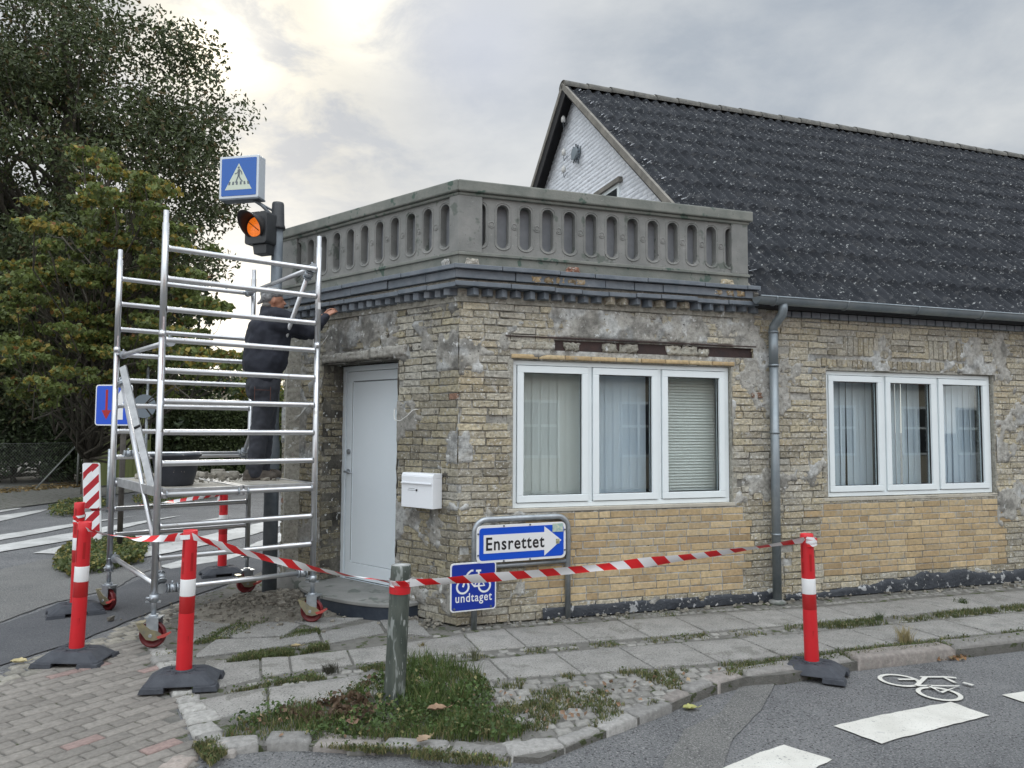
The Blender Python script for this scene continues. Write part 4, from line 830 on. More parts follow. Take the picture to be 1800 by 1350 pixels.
# balustrade
mb = MB(); moulding(mb, -.20, .045, 3.101, 3.225, 2.96, 2.70); moulding(mb, -.16, .062, 3.205, 3.235, 2.97, 2.71); BB = mb.build('balustrade', M['conc_green'], B, bevel=.006)
mb = MB(); moulding(mb, -.17, .085, 3.765, 3.868, 3.0, 2.74); moulding(mb, -.15, .06, 3.735, 3.766, 2.97, 2.71); mb.build('coping', M['conc_green'], BB, bevel=.012)
zb, zt = 3.236, 3.737; uP = {}
for fr, cs, pa, pb, key in ((FR, [884, 923, 963, 1003, 1040, 1076, 1111, 1147, 1182, 1217, 1250], 842, 1284, 'R'), (FL, [782, 754, 724, 696, 669, 643, 617.5, 594, 570, 547], 786, 528, 'L')):
    us = [hit(fr, p, 400, .03)[0] for p in cs]; sp_ = (us[-1]-us[0])/(len(us)-1); us = [us[0]+sp_*i for i in range(len(us))]; us = [us[0]-sp_]+us+[us[-1]+sp_]; hw_ = .056; s0, s1 = 3.298, 3.690; n1, n0 = .030, -.045
    if key == 'L': us = us[1:]
    ua, ub = us[0]-sp_/2, us[-1]+sp_/2; uP[key] = (us[0]+.0, us[-1]-.0)
    mb = MB()
    for uc_ in us:
        xs_ = np.concatenate([[-sp_/2], hw_*np.sin(np.linspace(-math.pi/2, math.pi/2, 15)), [sp_/2]]); V = []; Fs = []
        def ztop(x): return s1-hw_+math.sqrt(max(hw_**2-x*x, 0))
        def zbot(x): return s0+hw_-math.sqrt(max(hw_**2-x*x, 0))
        for i in range(len(xs_)-1):
            x, y = xs_[i], xs_[i+1]; b0 = len(V)
            if i in (0, len(xs_)-2): V += [fr(uc_+x, n1, zb), fr(uc_+y, n1, zb), fr(uc_+y, n1, zt), fr(uc_+x, n1, zt)]; Fs.append((b0, b0+1, b0+2, b0+3))
            else:
                V += [fr(uc_+x, n1, zb), fr(uc_+y, n1, zb), fr(uc_+y, n1, zbot(y)), fr(uc_+x, n1, zbot(x)), fr(uc_+x, n1, ztop(x)), fr(uc_+y, n1, ztop(y)), fr(uc_+y, n1, zt), fr(uc_+x, n1, zt)]; Fs += [(b0, b0+1, b0+2, b0+3), (b0+4, b0+5, b0+6, b0+7)]
        out = [(hw_*math.cos(t), s1-hw_+hw_*math.sin(t)) for t in np.linspace(0, math.pi, 15)]+[(hw_*math.cos(t), s0+hw_+hw_*math.sin(t)) for t in np.linspace(math.pi, 2*math.pi, 15)]
        m = len(out); b0 = len(V)
        for x, z_ in out: V += [fr(uc_+x, n1, z_), fr(uc_+x, n0, z_)]
        Fs += [(b0+2*i, b0+2*i+1, b0+2*((i+1) % m)+1, b0+2*((i+1) % m)) for i in range(m)]
        mb.add(V, Fs, smooth=False)
        rg = hw_+.017; ring = [fr(uc_+x*rg/hw_, n1, z_+(math.copysign(.017, z_-3.49) if abs(z_-3.49) > .13 else 0)) for x, z_ in out]; mb.path(ring, .0065, 6, closed=True)
        if uc_ < us[-1]-.01:
            mc = uc_+sp_/2; mb.tube(fr(mc, n1-.01, 3.50), fr(mc, n1+.005, 3.50), .015, n=12); mb.path([fr(mc+.027*math.cos(t), n1-.001, 3.50+.027*math.sin(t)) for t in np.linspace(0, 2*math.pi, 13)[:-1]], .006, 6, closed=True)
    mb.build('baluster_panel', M['concrete'], BB, fix=False)
    mb = MB(); 
    if key == 'R':
        g_ = us[1]-hw_; mb.box(fr, (ua-.1, g_+.006), (-.07, -.046), (zb, zt)); mb.box(fr, (g_+.020, ub+.1), (-.07, -.046), (zb, zt))
    else: mb.box(fr, (ua, ub+.05), (-.07, -.046), (zb, zt))
    mb.build('backing_board', mat('grey backing board', (.16, .17, .185), (.21, .22, .235), 6, .8), BB)
mb = MB(); e = uP['R'][0]+.018; eL = uP['L'][0]-.075; mb.slab([cor(-.12), FL(eL, -.12, 0)[:2], FL(eL, .052, 0)[:2], cor(.052), FR(e, .052, 0)[:2], FR(e, -.12, 0)[:2]], zb-.001, zt+.001)
mb.build('pier', M['concrete'], BB, bevel=.006); mb = MB(); mb.box(FR, (uP['R'][1]+.005, 2.955), (-.12, .052), (zb-.001, zt+.001)); mb.build('pier', M['concrete'], BB, bevel=.006); mb = MB(); mb.box(FL, (uP['L'][1]+.005, 2.70), (-.12, .052), (zb-.001, zt+.001)); mb.build('pier', M['concrete'], BB, bevel=.006)
# roofs
def uplane(px, py, u):
    d = ray(px, py); t = (u-(CAM-C0).dot(UR))/d.dot(UR); p = CAM+d*t-C0; return p.dot(NR), p[2]
UG = 2.98; nA, zA = uplane(990, 150, UG); nE, zE = .135, 3.0
run = nE-nA; rise = zA-zE; Ls = math.hypot(run, rise); cs, sn = run/Ls, rise/Ls
mb = MB(); mb.slab([cor(-.1), FR(3.2, -.1, 0)[:2], FR(3.2, -2.5, 0)[:2], FL(2.6, -.1, 0)[:2]], 3.0, 3.06); mb.build('flat_roof', M['soffit'], B)
def roofside(sgn, umax, fine):
    pitch = .177; step_ = .58; us = np.arange(UG, UG+umax, pitch/(8 if fine else 4)); ss = []; hh = []
    k = 0
    while k*step_ < Ls: a_ = k*step_; ss += [a_, a_+.01, a_+.3, min(a_+step_-.001, Ls)]; hh += [.005, .006, .003, .0]; k += 1
    ss = np.array(ss); hh = np.array(hh); keep = ss <= Ls; ss, hh = ss[keep], hh[keep]
    U, S_ = np.meshgrid(us, ss); _, Hh_ = np.meshgrid(us, hh); w_ = np.sin((U-UG)/pitch*2*math.pi); w_ = np.sign(w_)*np.abs(w_)**.8
    jl = .012*(vn(np.floor((U-UG)/pitch/5.0), np.floor(S_/step_+.01), 3)-.5)+.006*(fbm(U*1.5, S_*1.5, 6)-.5)
    off = .024*w_+Hh_*rng.uniform(.7, 1.1)+jl; nE_ = nE if sgn > 0 else 2*nA-nE
    n_ = (nE_-sgn*S_*cs)+sgn*off*sn; z_ = zE+S_*sn+off*cs
    m = MB(); m.grid(FR(U, n_, z_)); return m
RF = roofside(1, 17, True).build('roof', M['roof'], B, fix=False)
roofside(-1, 17, False).build('roof_slope', M['roof'], RF, fix=False)
mb = MB(); u = UG-.02; k = 0
while u < UG+17:
    pts = [FR(u+d_, nA, zA+.005+.006*(k % 2)) for d_ in (0, .44)]
    V = []; 
    for d_, r_ in ((0, .118), (.03, .118), (.44, .106)):
        for t in np.linspace(-.25, math.pi+.25, 12): V.append(FR(u+d_, nA+r_*1.15*math.cos(t), zA-.03+r_*math.sin(t)*.9+.004*(k % 3)))
    mb.add(V, [(i*12+j, i*12+j+1, (i+1)*12+j+1, (i+1)*12+j) for i in range(2) for j in range(11)]+[tuple(range(12))]); u += .42; k += 1
mb.build('ridge_tile', M['ridge'], RF, fix=False)
# gable
UGW = UG+.20; GF = Fr(FR(UGW, 0, 0), NR, -UR)      # (n, outward=-u, z)
tz = lambda n_: zE+(min(nE-n_, n_-(2*nA-nE)))*rise/run-.06
mb = MB(); mb.prism([(-.3, 0), (-.3, 2.9), (-.05, 2.96), (-.05, tz(-.05)), (nA, tz(nA)), (2*nA, tz(2*nA)), (2*nA, 0)], GF, -.25, 0, (.70, .72, .76)); mb.build('gable_wall', M['gable'], B)
c = []; z = 3.0; k = 0
while z < zA:
    L = .24; n_ = 0-(.12 if k % 2 else 0)
    while n_ > 2*nA:
        a_, b_ = n_-L+.006, n_-.006
        if z+.06 < min(tz(a_), tz(b_)): c.append([GF(a_, 0, z+.005)+0, GF(b_, 0, z+.005), GF(b_, 0, z+.062), GF(a_, 0, z+.062)])
        else:
            ta, tb = min(tz(a_), z+.06), min(tz(b_), z+.06)
            if max(ta, tb) > z+.012: c.append([GF(a_, 0, z+.005), GF(b_, 0, z+.005), GF(b_, 0, max(tb, z+.008)), GF(a_, 0, max(ta, z+.008))])
        n_ -= L
    z += .0667; k += 1
mb = MB(); n = len(c); col = np.array((.72, .75, .80))*rng.uniform(.93, 1.04, (n, 1)); lumps(mb, np.array(c), -UR, .005+rng.uniform(-.0015, .0015, n), col, base=-.006, edge=.008, amp=.0015, nx=3, ny=2, rnd=.002); mb.build('gable_brickwork', M['gable'], B, fix=False)
mb = MB()
def rake(mb, u0, u1, s0, s1, o0, o1, sgn, m=None):
    V = []
    for s_ in (s0, s1):
        for u_ in (u0, u1):
            for o_ in (o0, o1): V.append(FR(u_, (nE if sgn > 0 else 2*nA-nE)-sgn*s_*cs+sgn*o_*sn, zE+s_*sn+o_*cs))
    mb.add(V, [(0, 1, 3, 2), (4, 6, 7, 5), (0, 4, 5, 1), (2, 3, 7, 6), (0, 2, 6, 4), (1, 5, 7, 3)], smooth=False)
for sgn in (1, -1):
    mb = MB(); rake(mb, UG-.025, UG+.02, 0, Ls+.02, -.055, .032, sgn); mb.build('verge', M['verge'], RF)
mb = MB()
for sgn in (1, -1): rake(mb, UG+.005, UG+.22, 0, Ls-.02, -.09, -.06, sgn); 
rake(mb, UG-.01, UG+.012, 0, Ls-.02, -.22, -.056, -1)
mb.build('soffit', M['soffit'], RF)
# gable window (top only shows) and insulators
gn, gz = uplane(1072, 332, UGW); mb = MB(); mb.box(GF, (gn-.35, gn+.35), (-.02, .03), (gz-.9, gz-.02)); GW = mb.build('gable_window', M['white'], B)
mb = MB(); mb.box(GF, (gn-.29, gn+.29), (.028, .034), (gz-.85, gz-.08)); mb.build('pane', M['opaqueglass'], GW)
mb = MB(); mb.box(GF, (gn-.42, gn+.42), (0, .07), (gz-.02, gz+.05)); mb.build('window_head', M['verge'], GW)
for py in (210, 268, 298):
    n_, z_ = uplane(994 if py > 260 else 993, py, UGW-.1); mb = MB(); p = GF(n_, .13, z_); mb.v = []; mb.n = 0
    mb.lathe([(.02, -.05), (.034, -.045), (.036, .0), (.032, .03), (.022, .045), (.01, .06)], p, n=12); INS = mb.build('insulator', M['cable'], B)
    mb = MB(); mb.path([p-Z3*.05, p-Z3*.10+(-UR)*.0+NR*.0, GF(n_-.06, .10, z_-.12), GF(n_-.14, .06, z_-.08), GF(n_-.15, .0, z_+.02)], .006, 6); mb.build('bracket', M['poledark'], INS)
n_, z_ = uplane(1012, 270, UGW-.05); mb = MB(); mb.tube(GF(n_, 0, z_), GF(n_, .09, z_), .10, n=20); JB = mb.build('junction_box', mat('grey junction box', (.20, .24, .27), rough=.5), B)
mb = MB()
for k in range(9): t = 2*math.pi*k/9; mb.tube(GF(n_+.10*math.cos(t), .05, z_+.10*math.sin(t)), GF(n_+.15*math.cos(t), .06, z_+.15*math.sin(t)), .013, n=6)
mb.path([GF(n_+.12, .05, z_-.05), GF(n_+.22, .06, z_-.08), GF(n_+.26, .08, z_+.03)], .010, 6); mb.path([GF(n_+.05, .05, z_-.12), GF(n_+.12, .06, z_-.2), GF(n_+.20, .08, z_-.15)], .010, 6); mb.build('cable_gland', M['poledark'], JB)
# eaves: dark corbel bricks, gutter, downpipe
mb = MB(); u = 3.36
while u < 11: mb.box(FR, (u, u+.106), (0, .055+rng.uniform(-.004, .004)), (2.835+rng.uniform(-.003, .003), 2.895)); u += .118
mb.build('corbel_course', M['tile'], B, bevel=.004)
mb = MB(); mb.box(FR, (3.0, 14), (-.05, .10), (2.90, 2.945)); mb.build('eaves_board', M['soffit'], B)
mb = MB(); V = []; us = np.arange(2.93, 14.2, .2); ng = .215; zg = 2.985; rg = .068
P = []
for u_ in us:
    P.append([FR(u_, ng+rg*math.cos(t), zg+rg*math.sin(t)*1.05) for t in np.linspace(0, -math.pi, 12)]+[FR(u_, ng-(rg-.006)*math.cos(t), zg+(rg-.006)*math.sin(t)) for t in np.linspace(0, -math.pi, 12)])
P = np.array(P); mb.grid(P); b0 = mb.n; mb.path([FR(2.93, ng+rg, zg), FR(14, ng+rg, zg)], .008, 8)
cap_ = [FR(2.93, ng+rg*math.cos(t), zg+rg*math.sin(t)) for t in np.linspace(0, -math.pi, 14)]; mb.add(cap_, [tuple(range(14))])
for u_ in (3.12, 3.98, 4.9, 5.8, 6.7, 7.6): mb.path([FR(u_, ng+(rg+.004)*math.cos(t), zg+(rg+.004)*math.sin(t)*1.05) for t in np.linspace(.1, -math.pi-.1, 14)], .007, 6)
for u_ in np.arange(3.05, 14, .6): mb.path([FR(u_, ng+rg, zg+.005), FR(u_, .10, zg+.02)], .005, 4)
mb.build('gutter', M['zinc'], B, fix=False)
ud = hit(FR, 1364, 900, .085)[0]; mb = MB(); r_ = .043
mb.path([FR(ud+.02, ng, 2.93), FR(ud+.02, ng, 2.88), FR(ud+.018, ng-.01, 2.83), FR(ud+.008, .13, 2.76), FR(ud, .092, 2.72), FR(ud, .085, 2.66)], r_*1.05, 16); mb.path([FR(ud, .085, 2.70), FR(ud, .085, 2.32)], r_*1.06, 16); mb.path([FR(ud, .085, 2.335), FR(ud, .085, .03)], r_, 16); DP = mb.build('downpipe', M['zinc'], B)
mb = MB(); mb.path([FR(ud, .085, 2.32), FR(ud, .085, 2.34)], r_+.008, 16); mb.build('pipe_collar', M['zinc'], DP); mb = MB(); mb.path([FR(ud, .085, 2.655), FR(ud, .085, 2.675)], r_+.008, 16); mb.build('pipe_collar', M['zinc'], DP); mb = MB()
for z_ in (1.65, .65): mb.path([FR(ud, .085, z_), FR(ud, .085, z_+.0)+Z3*.022], r_+.0035, 16); mb.path([FR(ud, .05, z_+.01), FR(ud, 0, z_+.01)], .006, 6); mb.build('pipe_collar', M['zinc'], DP); mb = MB()
mb = MB(); mb.lathe([(.085, -.01), (.08, .015), (.05, .03)], FR(ud, .085, 0), n=20); mb.build('drain_cup', M['concrete'], DP)
# ================================================================== letterbox, cables
u1, u0 = hit(FL, 705, 855, .13)[0], hit(FL, 760, 855, .13)[0]; LB = thing('letterbox', 'white metal letterbox fixed to the brick wall right of the white door', 'letterbox', FL((u0+u1)/2, .07, .98))
mb = MB(); mb.box(FL, (u0, u1), (.012, .125), (.985, 1.245)); mb.prism([(0, 0), (.113, 0), (.113, .025), (.10, .045), (0, .045)], Fr(FL(u0, .012, 1.245), NL, UL), 0, u1-u0); mb.build('body', M['whitebox'], LB, bevel=.003)
mb = MB(); mb.box(FL, (u0+.012, u1-.006), (.125, .131), (1.205, 1.262)); mb.box(FL, (u0+.012, u1-.006), (.125, .140), (1.196, 1.205)); mb.build('flap', M['whitebox'], LB, bevel=.0015)
mb = MB(); mb.tube(FL((u0+u1)/2+.0, .124, 1.14), FL((u0+u1)/2, .131, 1.14), .010, n=12); mb.build('lock', M['gap'], LB)
mb = MB(); mb.box(FL, (u0+.23, u0+.31), (.1255, .1265), (1.150, 1.153)); mb.box(FL, (u0+.22, u0+.32), (.1255, .1265), (1.135, 1.138)); mb.build('label_print', M['poledark'], LB)
t = thing('loose_cable', 'white cable hanging from the brick wall between the door and the letterbox', 'cable', FL(.6, .03, 1.85)); mb = MB()
mb.path([FL(a, n_, z_) for a, n_, z_ in ((.50, .0, 1.86), (.54, .04, 1.855), (.60, .06, 1.80), (.68, .07, 1.755), (.75, .07, 1.76), (.79, .05, 1.80), (.82, .02, 1.86), (.84, -.05, 1.90))], .0045, 6); mb.build('cable', M['cable'], t)
t = thing('loose_cable', 'thin white cables looped on the dark wall left of the door, behind the scaffold', 'cable', FL(2.35, .03, 1.9)); mb = MB()
for k in range(3): mb.path([FL(2.52-k*.02, .02, 1.98), FL(2.48, .05, 1.86-.02*k), FL(2.38, .06, 1.80-.02*k), FL(2.28, .05, 1.83), FL(2.20+.02*k, .01, 1.93)], .003, 5)
mb.path([FL(2.12, .02, 2.62), FL(2.08, .05, 2.53), FL(2.0, .06, 2.50), FL(1.92, .05, 2.56), FL(1.86, .01, 2.66)], .004, 5); mb.build('cable', M['cable'], t)

# ================================================================== scaffold
A = G(268, 1138); Bn = G(548, 1093)
U1 = (Bn-A)/np.linalg.norm(Bn-A); V1 = np.array([-U1[1], U1[0], 0]); Wd = np.linalg.norm(Bn-A); Dp = 1.62
pA, pB = A, A+U1*Wd; pC, pD = A+V1*Dp, A+V1*Dp+U1*Wd
SC = thing('scaffold_tower', 'aluminium mobile scaffold tower on red castors in front of the white door', 'scaffold', (pA+pD)/2)
RT = .0255; zt_, dz_ = 3.10, .2426
tops = {0: 3.40, 1: 3.40, 2: 3.38, 3: 3.36}
for i, p in enumerate((pA, pB, pC, pD)):
    mb = MB(); mb.tube(p+Z3*.36, p+Z3*2.42, RT, n=16); mb.tube(p+Z3*2.425, p+Z3*(tops[i]-.10), RT, n=16); mb.tube(p+Z3*2.36, p+Z3*(tops[i]), .021, n=14); mb.tube(p+Z3*2.395, p+Z3*2.44, RT+.0025, n=16); up_ = mb.build('upright', M['alu'], SC)
    mb = MB(); mb.box(Fr(p, U1, -V1), (-.012, .012), (RT-.004, RT+.0008), (2.74, 2.80)) if i == 1 else mb.box(Fr(p, U1, -V1), (-.006, .006), (RT-.004, RT+.0008), (2.05, 2.55)); mb.build('sticker', mat('faded red print', (.42, .30, .32), (.55, .52, .52), 60, .5) if i != 1 else M['signwhite'], up_)
def clamp(mb, p, ax, s=1.):
    mb.tube(p-ax*.022*s, p+ax*.022*s, RT+.010, n=14); mb.tube(p+ax*.028*s, p+ax*.040*s, RT+.014, n=14); mb.tube(p-ax*.040*s, p-ax*.030*s, RT+.012, n=14)
    q = np.cross(ax, Z3) if abs(ax[2]) < .9 else U1; mb.tube(p+q*.03, p+q*.06, .009, n=8); mb.tube(p+Z3*.03, p+Z3*.055, .008, n=8)
for (a, b) in ((pA, pB), (pC, pD)):
    for k in range(11):
        z_ = zt_-dz_*k; mb = MB(); e = U1*RT*.9; n_ = 22
        mb.path([a+e+Z3*z_, a+e*1.7+Z3*z_, b-e*1.7+Z3*z_, b-e+Z3*z_], [RT*1.15, RT*.88, RT*.88, RT*1.15], 16); mb.build('rung', M['alu'], SC)
def brace(p, q, cl=True, r=.021):
    mb = MB(); d = (q-p)/np.linalg.norm(q-p); mb.tube(p, q, r, n=14); o_ = mb.build('brace', M['alu'], SC)
    mb = MB(); clamp(mb, p+d*.03, d); mb.build('clamp', M['steel'], o_); mb = MB(); clamp(mb, q-d*.03, d); mb.build('clamp', M['steel'], o_)
brace(pA+U1*.10+Z3*.435, pB-U1*.07+Z3*.43)
brace(pC+U1*.05+Z3*2.13, pA+U1*.05+Z3*.50); brace(pC+U1*.05+Z3*2.37, pA+U1*.06+Z3*2.36); brace(pD-U1*.06+Z3*3.10, pB-U1*.05+Z3*3.11)
brace(pB-U1*.07+V1*.04+Z3*3.08, pD-U1*.07+Z3*1.40); brace(pC+Z3*.46+U1*.04, pA+Z3*.44+U1*.05)
brace(pC+U1*.1+Z3*1.43-V1*.0, pD-U1*.05+Z3*1.42)
# platforms
zp = zt_-8*dz_+RT
for k in range(2):
    f = Fr(pA+U1*(.035+k*.635)-V1*.0, U1, V1); mb = MB(); w_ = .62
    mb.box(f, (0, .035), (-.02, Dp+.02), (zp-.055, zp+.022)); mb.box(f, (w_-.035, w_), (-.02, Dp+.02), (zp-.055, zp+.022)); mb.box(f, (.035, w_-.035), (-.01, .03), (zp-.02, zp+.02)); mb.box(f, (.035, w_-.035), (Dp-.03, Dp+.01), (zp-.02, zp+.02)); pf = mb.build('platform', M['aludull'], SC, bevel=.003)
    mb = MB(); mb.box(f, (.035, w_-.035), (.03, Dp-.03), (zp+.002, zp+.015)); mb.build('deck_board', M['ply'], pf)
    mb = MB()
    for uu in (.03, w_-.03):
        for nn_ in (0, Dp): mb = MB(); mb.path([f(uu, nn_+(RT+.006)*math.cos(t), zp-RT+(RT+.006)*math.sin(t)) for t in np.linspace(-.6, math.pi+.6, 10)], .007, 6); mb.build('hook', M['steel'], pf)
# castors
CAMD = np.array([.25, -1, 0]); 
for i, (p, ang) in enumerate(((pA, .05), (pB, -.10), (pC, -.5), (pD, .6))):
    c_, s_ = math.cos(ang), math.sin(ang); U = np.array([c_, s_, 0]); Nn_ = np.array([s_, -c_, 0])   # wheel plane along U, axle along N
    c0 = p.copy(); c0[2] = .0 if i < 2 else -.02
    f = Fr(c0, U, Nn_); R_ = .10
    mb = MB(); mb.tube(p+Z3*.24, p+Z3*.40, .019, n=12); mb.box(f, (-.05, .07), (-.045, .045), (.228, .236)); mb.box(f, (-.035, .055), (-.046, -.040), (.09, .23)); mb.box(f, (-.035, .055), (.040, .046), (.09, .23)); mb.tube(f(0, 0, .225), f(0, 0, .252), .035, n=16); mb.tube(f(.0, -.055, .10), f(.0, .056, .10), .013, n=12)
    cs_ = mb.build('castor', M['steel'], SC)
    mb = MB(); prof_ = [(.0, -.022), (R_*.55, -.022), (R_*.6, -.012), (R_*.78, -.012), (R_*.84, -.023), (R_*.96, -.021), (R_, -.01), (R_, .01), (R_*.96, .021), (R_*.84, .023), (R_*.78, .012), (R_*.6, .012), (R_*.55, .022), (0, .022)]
    V = []; n_ = 28
    for r_, h_ in prof_:
        for k in range(n_): a_ = 2*math.pi*k/n_; V.append(f(max(r_, .001)*math.cos(a_), h_, R_+max(r_, .001)*math.sin(a_)))
    mb.add(V, [(j*n_+k, j*n_+(k+1) % n_, (j+1)*n_+(k+1) % n_, (j+1)*n_+k) for j in range(len(prof_)-1) for k in range(n_)]); mb.build('wheel', M['wheel'], cs_)
    mb = MB(); mb.prism([(-.105, .185), (-.065, .195), (.0, .145), (.05, .135), (.085, .110), (.07, .075), (.02, .062), (-.03, .07), (-.085, .14)], f, .047, .052); mb.box(f, (-.115, -.06), (-.04, .052), (.188, .194)); mb.build('brake_lever', M['brass'], cs_)
    mb = MB(); mb.prism([(.05, .095), (.10, .11), (.145, .13), (.15, .118), (.11, .09), (.06, .078)], f, .03, .058); mb.build('brake_pedal', M['pedal'], cs_)
    mb = MB(); mb.tube(p+Z3*.345, p+Z3*.40, RT+.008, n=14); mb.tube(p+Z3*.37-U*.02, p+Z3*.37-U*.06, .012, n=8); mb.box(Fr(p, U, Nn_), (-.06, .055), (-.012, .012), (.34, .352)); mb.tube(p+Z3*.375-Nn_*.02, p+Z3*.375+Nn_*.055, .007, n=8); mb.build('collar', M['steel'], cs_)
# on the platform
f = Fr(pA, U1, V1); zd = zp+.016
bc = AT(308, 855, 6.45); bc[2] = zd; BK = thing('mortar_bucket', 'black rubber mortar bucket on the scaffold platform', 'bucket', bc); mb = MB()
mb.lathe([(.001, .004), (.135, .004), (.14, .01), (.165, .12), (.182, .235), (.20, .245), (.20, .262), (.180, .262), (.172, .235), (.150, .08), (.14, .03), (.001, .03)], bc, n=32); mb.build('body', M['bucket'], BK, fix=False)
mb = MB(); mb.path([bc+(.19*math.cos(t), .19*math.sin(t), .25+.012*abs(math.sin(t*2))) for t in np.linspace(0, 6.28, 30)], .006, 6); mb.build('handle', M['poledark'], BK)
mb = MB(); q = Fr(bc, np.array([.95, -.3, 0])/np.linalg.norm([.95, -.3]), np.array([-.3, -.95, 0])/np.linalg.norm([.3, .95])); mb.box(q, (-.055, -.005), (.150, .158), (.095, .145)); mb.build('paper_label', mat('label paper', (.5, .5, .42), (.06, .06, .06), 90, .8), BK)
t = thing('spirit_level', 'long grey dusty straightedge leaning inside the left end of the scaffold', 'straightedge', f(.11, .9, zd)); mb = MB(); a_, b_ = AT(270, 868, 6.4), AT(216, 645, 6.9); d = (b_-a_); d /= np.linalg.norm(d); x = np.cross(d, [0, 1, 0]); x /= np.linalg.norm(x); y = np.cross(d, x)
mb.add([a_+x*i*.030+y*j*.012 for i, j in ((-1, -1), (1, -1), (1, 1), (-1, 1))]+[b_+x*i*.030+y*j*.012 for i, j in ((-1, -1), (1, -1), (1, 1), (-1, 1))], [(0, 1, 2, 3), (4, 5, 6, 7), (0, 1, 5, 4), (1, 2, 6, 5), (2, 3, 7, 6), (3, 0, 4, 7)], smooth=False); mb.build('bar', M['aludull'], t, bevel=.002); mb = MB(); mb.tube((a_+b_)/2-x*.03+y*.013, (a_+b_)/2+x*.02+y*.013, .012); mb.build('vial', M['gap'], t)
for px, py, dd, sz, lab in ((397, 828, 7.55, (.24, .11, .055), 'loose grey brick lying on the scaffold platform just left of the boots'), (383, 822, 7.85, (.12, .11, .06), 'half brick at the back of the platform behind the loose brick'), (345, 838, 7.6, (.2, .1, .05), 'mortar covered brick on the platform right of the bucket'), (262, 838, 7.3, (.22, .1, .05), 'brick lying on the platform left of the bucket')):
    p = AT(px, py, dd); p[2] = zd; mb = MB(); a_ = rng.uniform(-.3, .5); fx, fy = np.array([math.cos(a_), math.sin(a_), 0]), np.array([-math.sin(a_), math.cos(a_), 0])
    lumps(mb, [[p+fx*i*sz[0]/2+fy*j*sz[1]/2 for i, j in ((-1, -1), (1, -1), (1, 1), (-1, 1))]], Z3, sz[2], (.30, .28, .24), base=.0, edge=.008, amp=.003, nx=6, ny=4, rnd=.004); o = mb.build('loose_brick', M['mortar'], fix=False, label=lab, cat='brick', group='loose bricks on the platform')
mb = MB()
for i in range(260):
    uu, nn_ = rng.uniform(.3, 1.2), rng.uniform(.5, 1.55); s_ = rng.choice([.008, .015, .03, .05], p=[.45, .3, .18, .07]); chunk(mb, f(uu, nn_, zd+s_*.3), s_, np.array((.27, .25, .21))*rng.uniform(.5, 1.2))
mb.build('platform_debris', M['rubble'], fix=False, kind='stuff')

# ================================================================== marker posts and tape
def marker_post(loc, ang, label):
    P0 = thing('marker_post', label, 'marker post', (0, 0, 0), 'red marker posts on rubber feet')
    mb = MB(); mb.lathe([(.050, .085), (.0505, .10), (.0475, .56), (.0475, .70), (.0455, .93), (.046, 1.0), (.042, 1.004), (.038, .995), (.037, .93)], n=28); mb.build('tube', M['red'], P0, fix=False)
    mb = MB(); mb.lathe([(.0478, .575), (.0485, .578), (.0482, .682), (.0475, .685)], n=28); mb.build('white_band', M['reflwhite'], P0, fix=False)
    mb = MB(); mb.lathe([(.0480, .465), (.0488, .468), (.0484, .572), (.0478, .575)], n=28); mb.build('red_band', M['reddark'], P0, fix=False)
    mb = MB()
    for a_, z0, z1 in ((-1.0, .74, .86), (-2.35, .83, .95), (1.2, .80, .92), (-1.05, .20, .32), (-2.3, .72, .80), (2.4, .25, .37)):
        V = []; 
        for t in (a_-.17, a_, a_+.17):
            for z_ in (z0, z1): V.append((.0498*math.cos(t)*(1-.05*z_), .0498*math.sin(t)*(1-.05*z_), z_))
        mb = MB(); mb.add(V, [(0, 2, 3, 1), (2, 4, 5, 3)]); mb.build('slot', M['reddark'], P0, fix=False)
    mb = MB()                                       # rubber foot: sloped block on four pads
    def ring(hx, hy, ch, z_): return [(hx, -hy+ch, z_), (hx, hy-ch, z_), (hx-ch, hy, z_), (-hx+ch, hy, z_), (-hx, hy-ch, z_), (-hx, -hy+ch, z_), (-hx+ch, -hy, z_), (hx-ch, -hy, z_)]
    rings = [ring(.222, .168, .03, .032), ring(.216, .162, .03, .042), ring(.145, .112, .025, .090), ring(.132, .10, .025, .095)]; V = sum(rings, [])
    mb.add(V, [(i*8+k, i*8+(k+1) % 8, (i+1)*8+(k+1) % 8, (i+1)*8+k) for i in range(3) for k in range(8)]+[tuple(range(8))[::-1], tuple(range(24, 32))], smooth=False)
    for sx in (-1, 1):
        for sy in (-1, 1):
            x0, x1, y0, y1 = (.085, .238, .07, .183); q = [(x0, y0), (x1, y0), (x1, y1), (x0, y1)]; V = [(sx*x, sy*y, 0) for x, y in q]+[(sx*x*(.95 if x > .2 else 1.03), sy*y*(.95 if y > .1 else 1.03), .033) for x, y in q]; mb.add(V, [(0, 1, 2, 3), (4, 5, 6, 7)]+[(i, (i+1) % 4, (i+1) % 4+4, i+4) for i in range(4)], smooth=False)
    ft = mb.build('foot', M['rubber'], P0, bevel=.004)
    mb = MB(); mb.lathe([(.072, .09), (.068, .102), (.052, .104)], n=24)
    for k in range(8):
        t = k*math.pi/4+.39; mb.box(None, (0, 0), (0, 0), (0, 0)) if 0 else mb.tube((.08*math.cos(t), .075*math.sin(t), .096), (.145*math.cos(t), .105*math.sin(t), .092), .006, n=6)
    mb.build('rib', M['rubber'], ft)
    return P0
PO = []
protos = marker_post(None, 0, '')
kids = [(c, list(c.children)) for c in protos.children]
def place(root, loc, ang, label, tilt=(0, 0)):
    root.location = tuple(float(v) for v in loc); root.rotation_euler = (tilt[0], tilt[1], ang); root['label'] = label; PO.append(np.array(loc, float)); return root
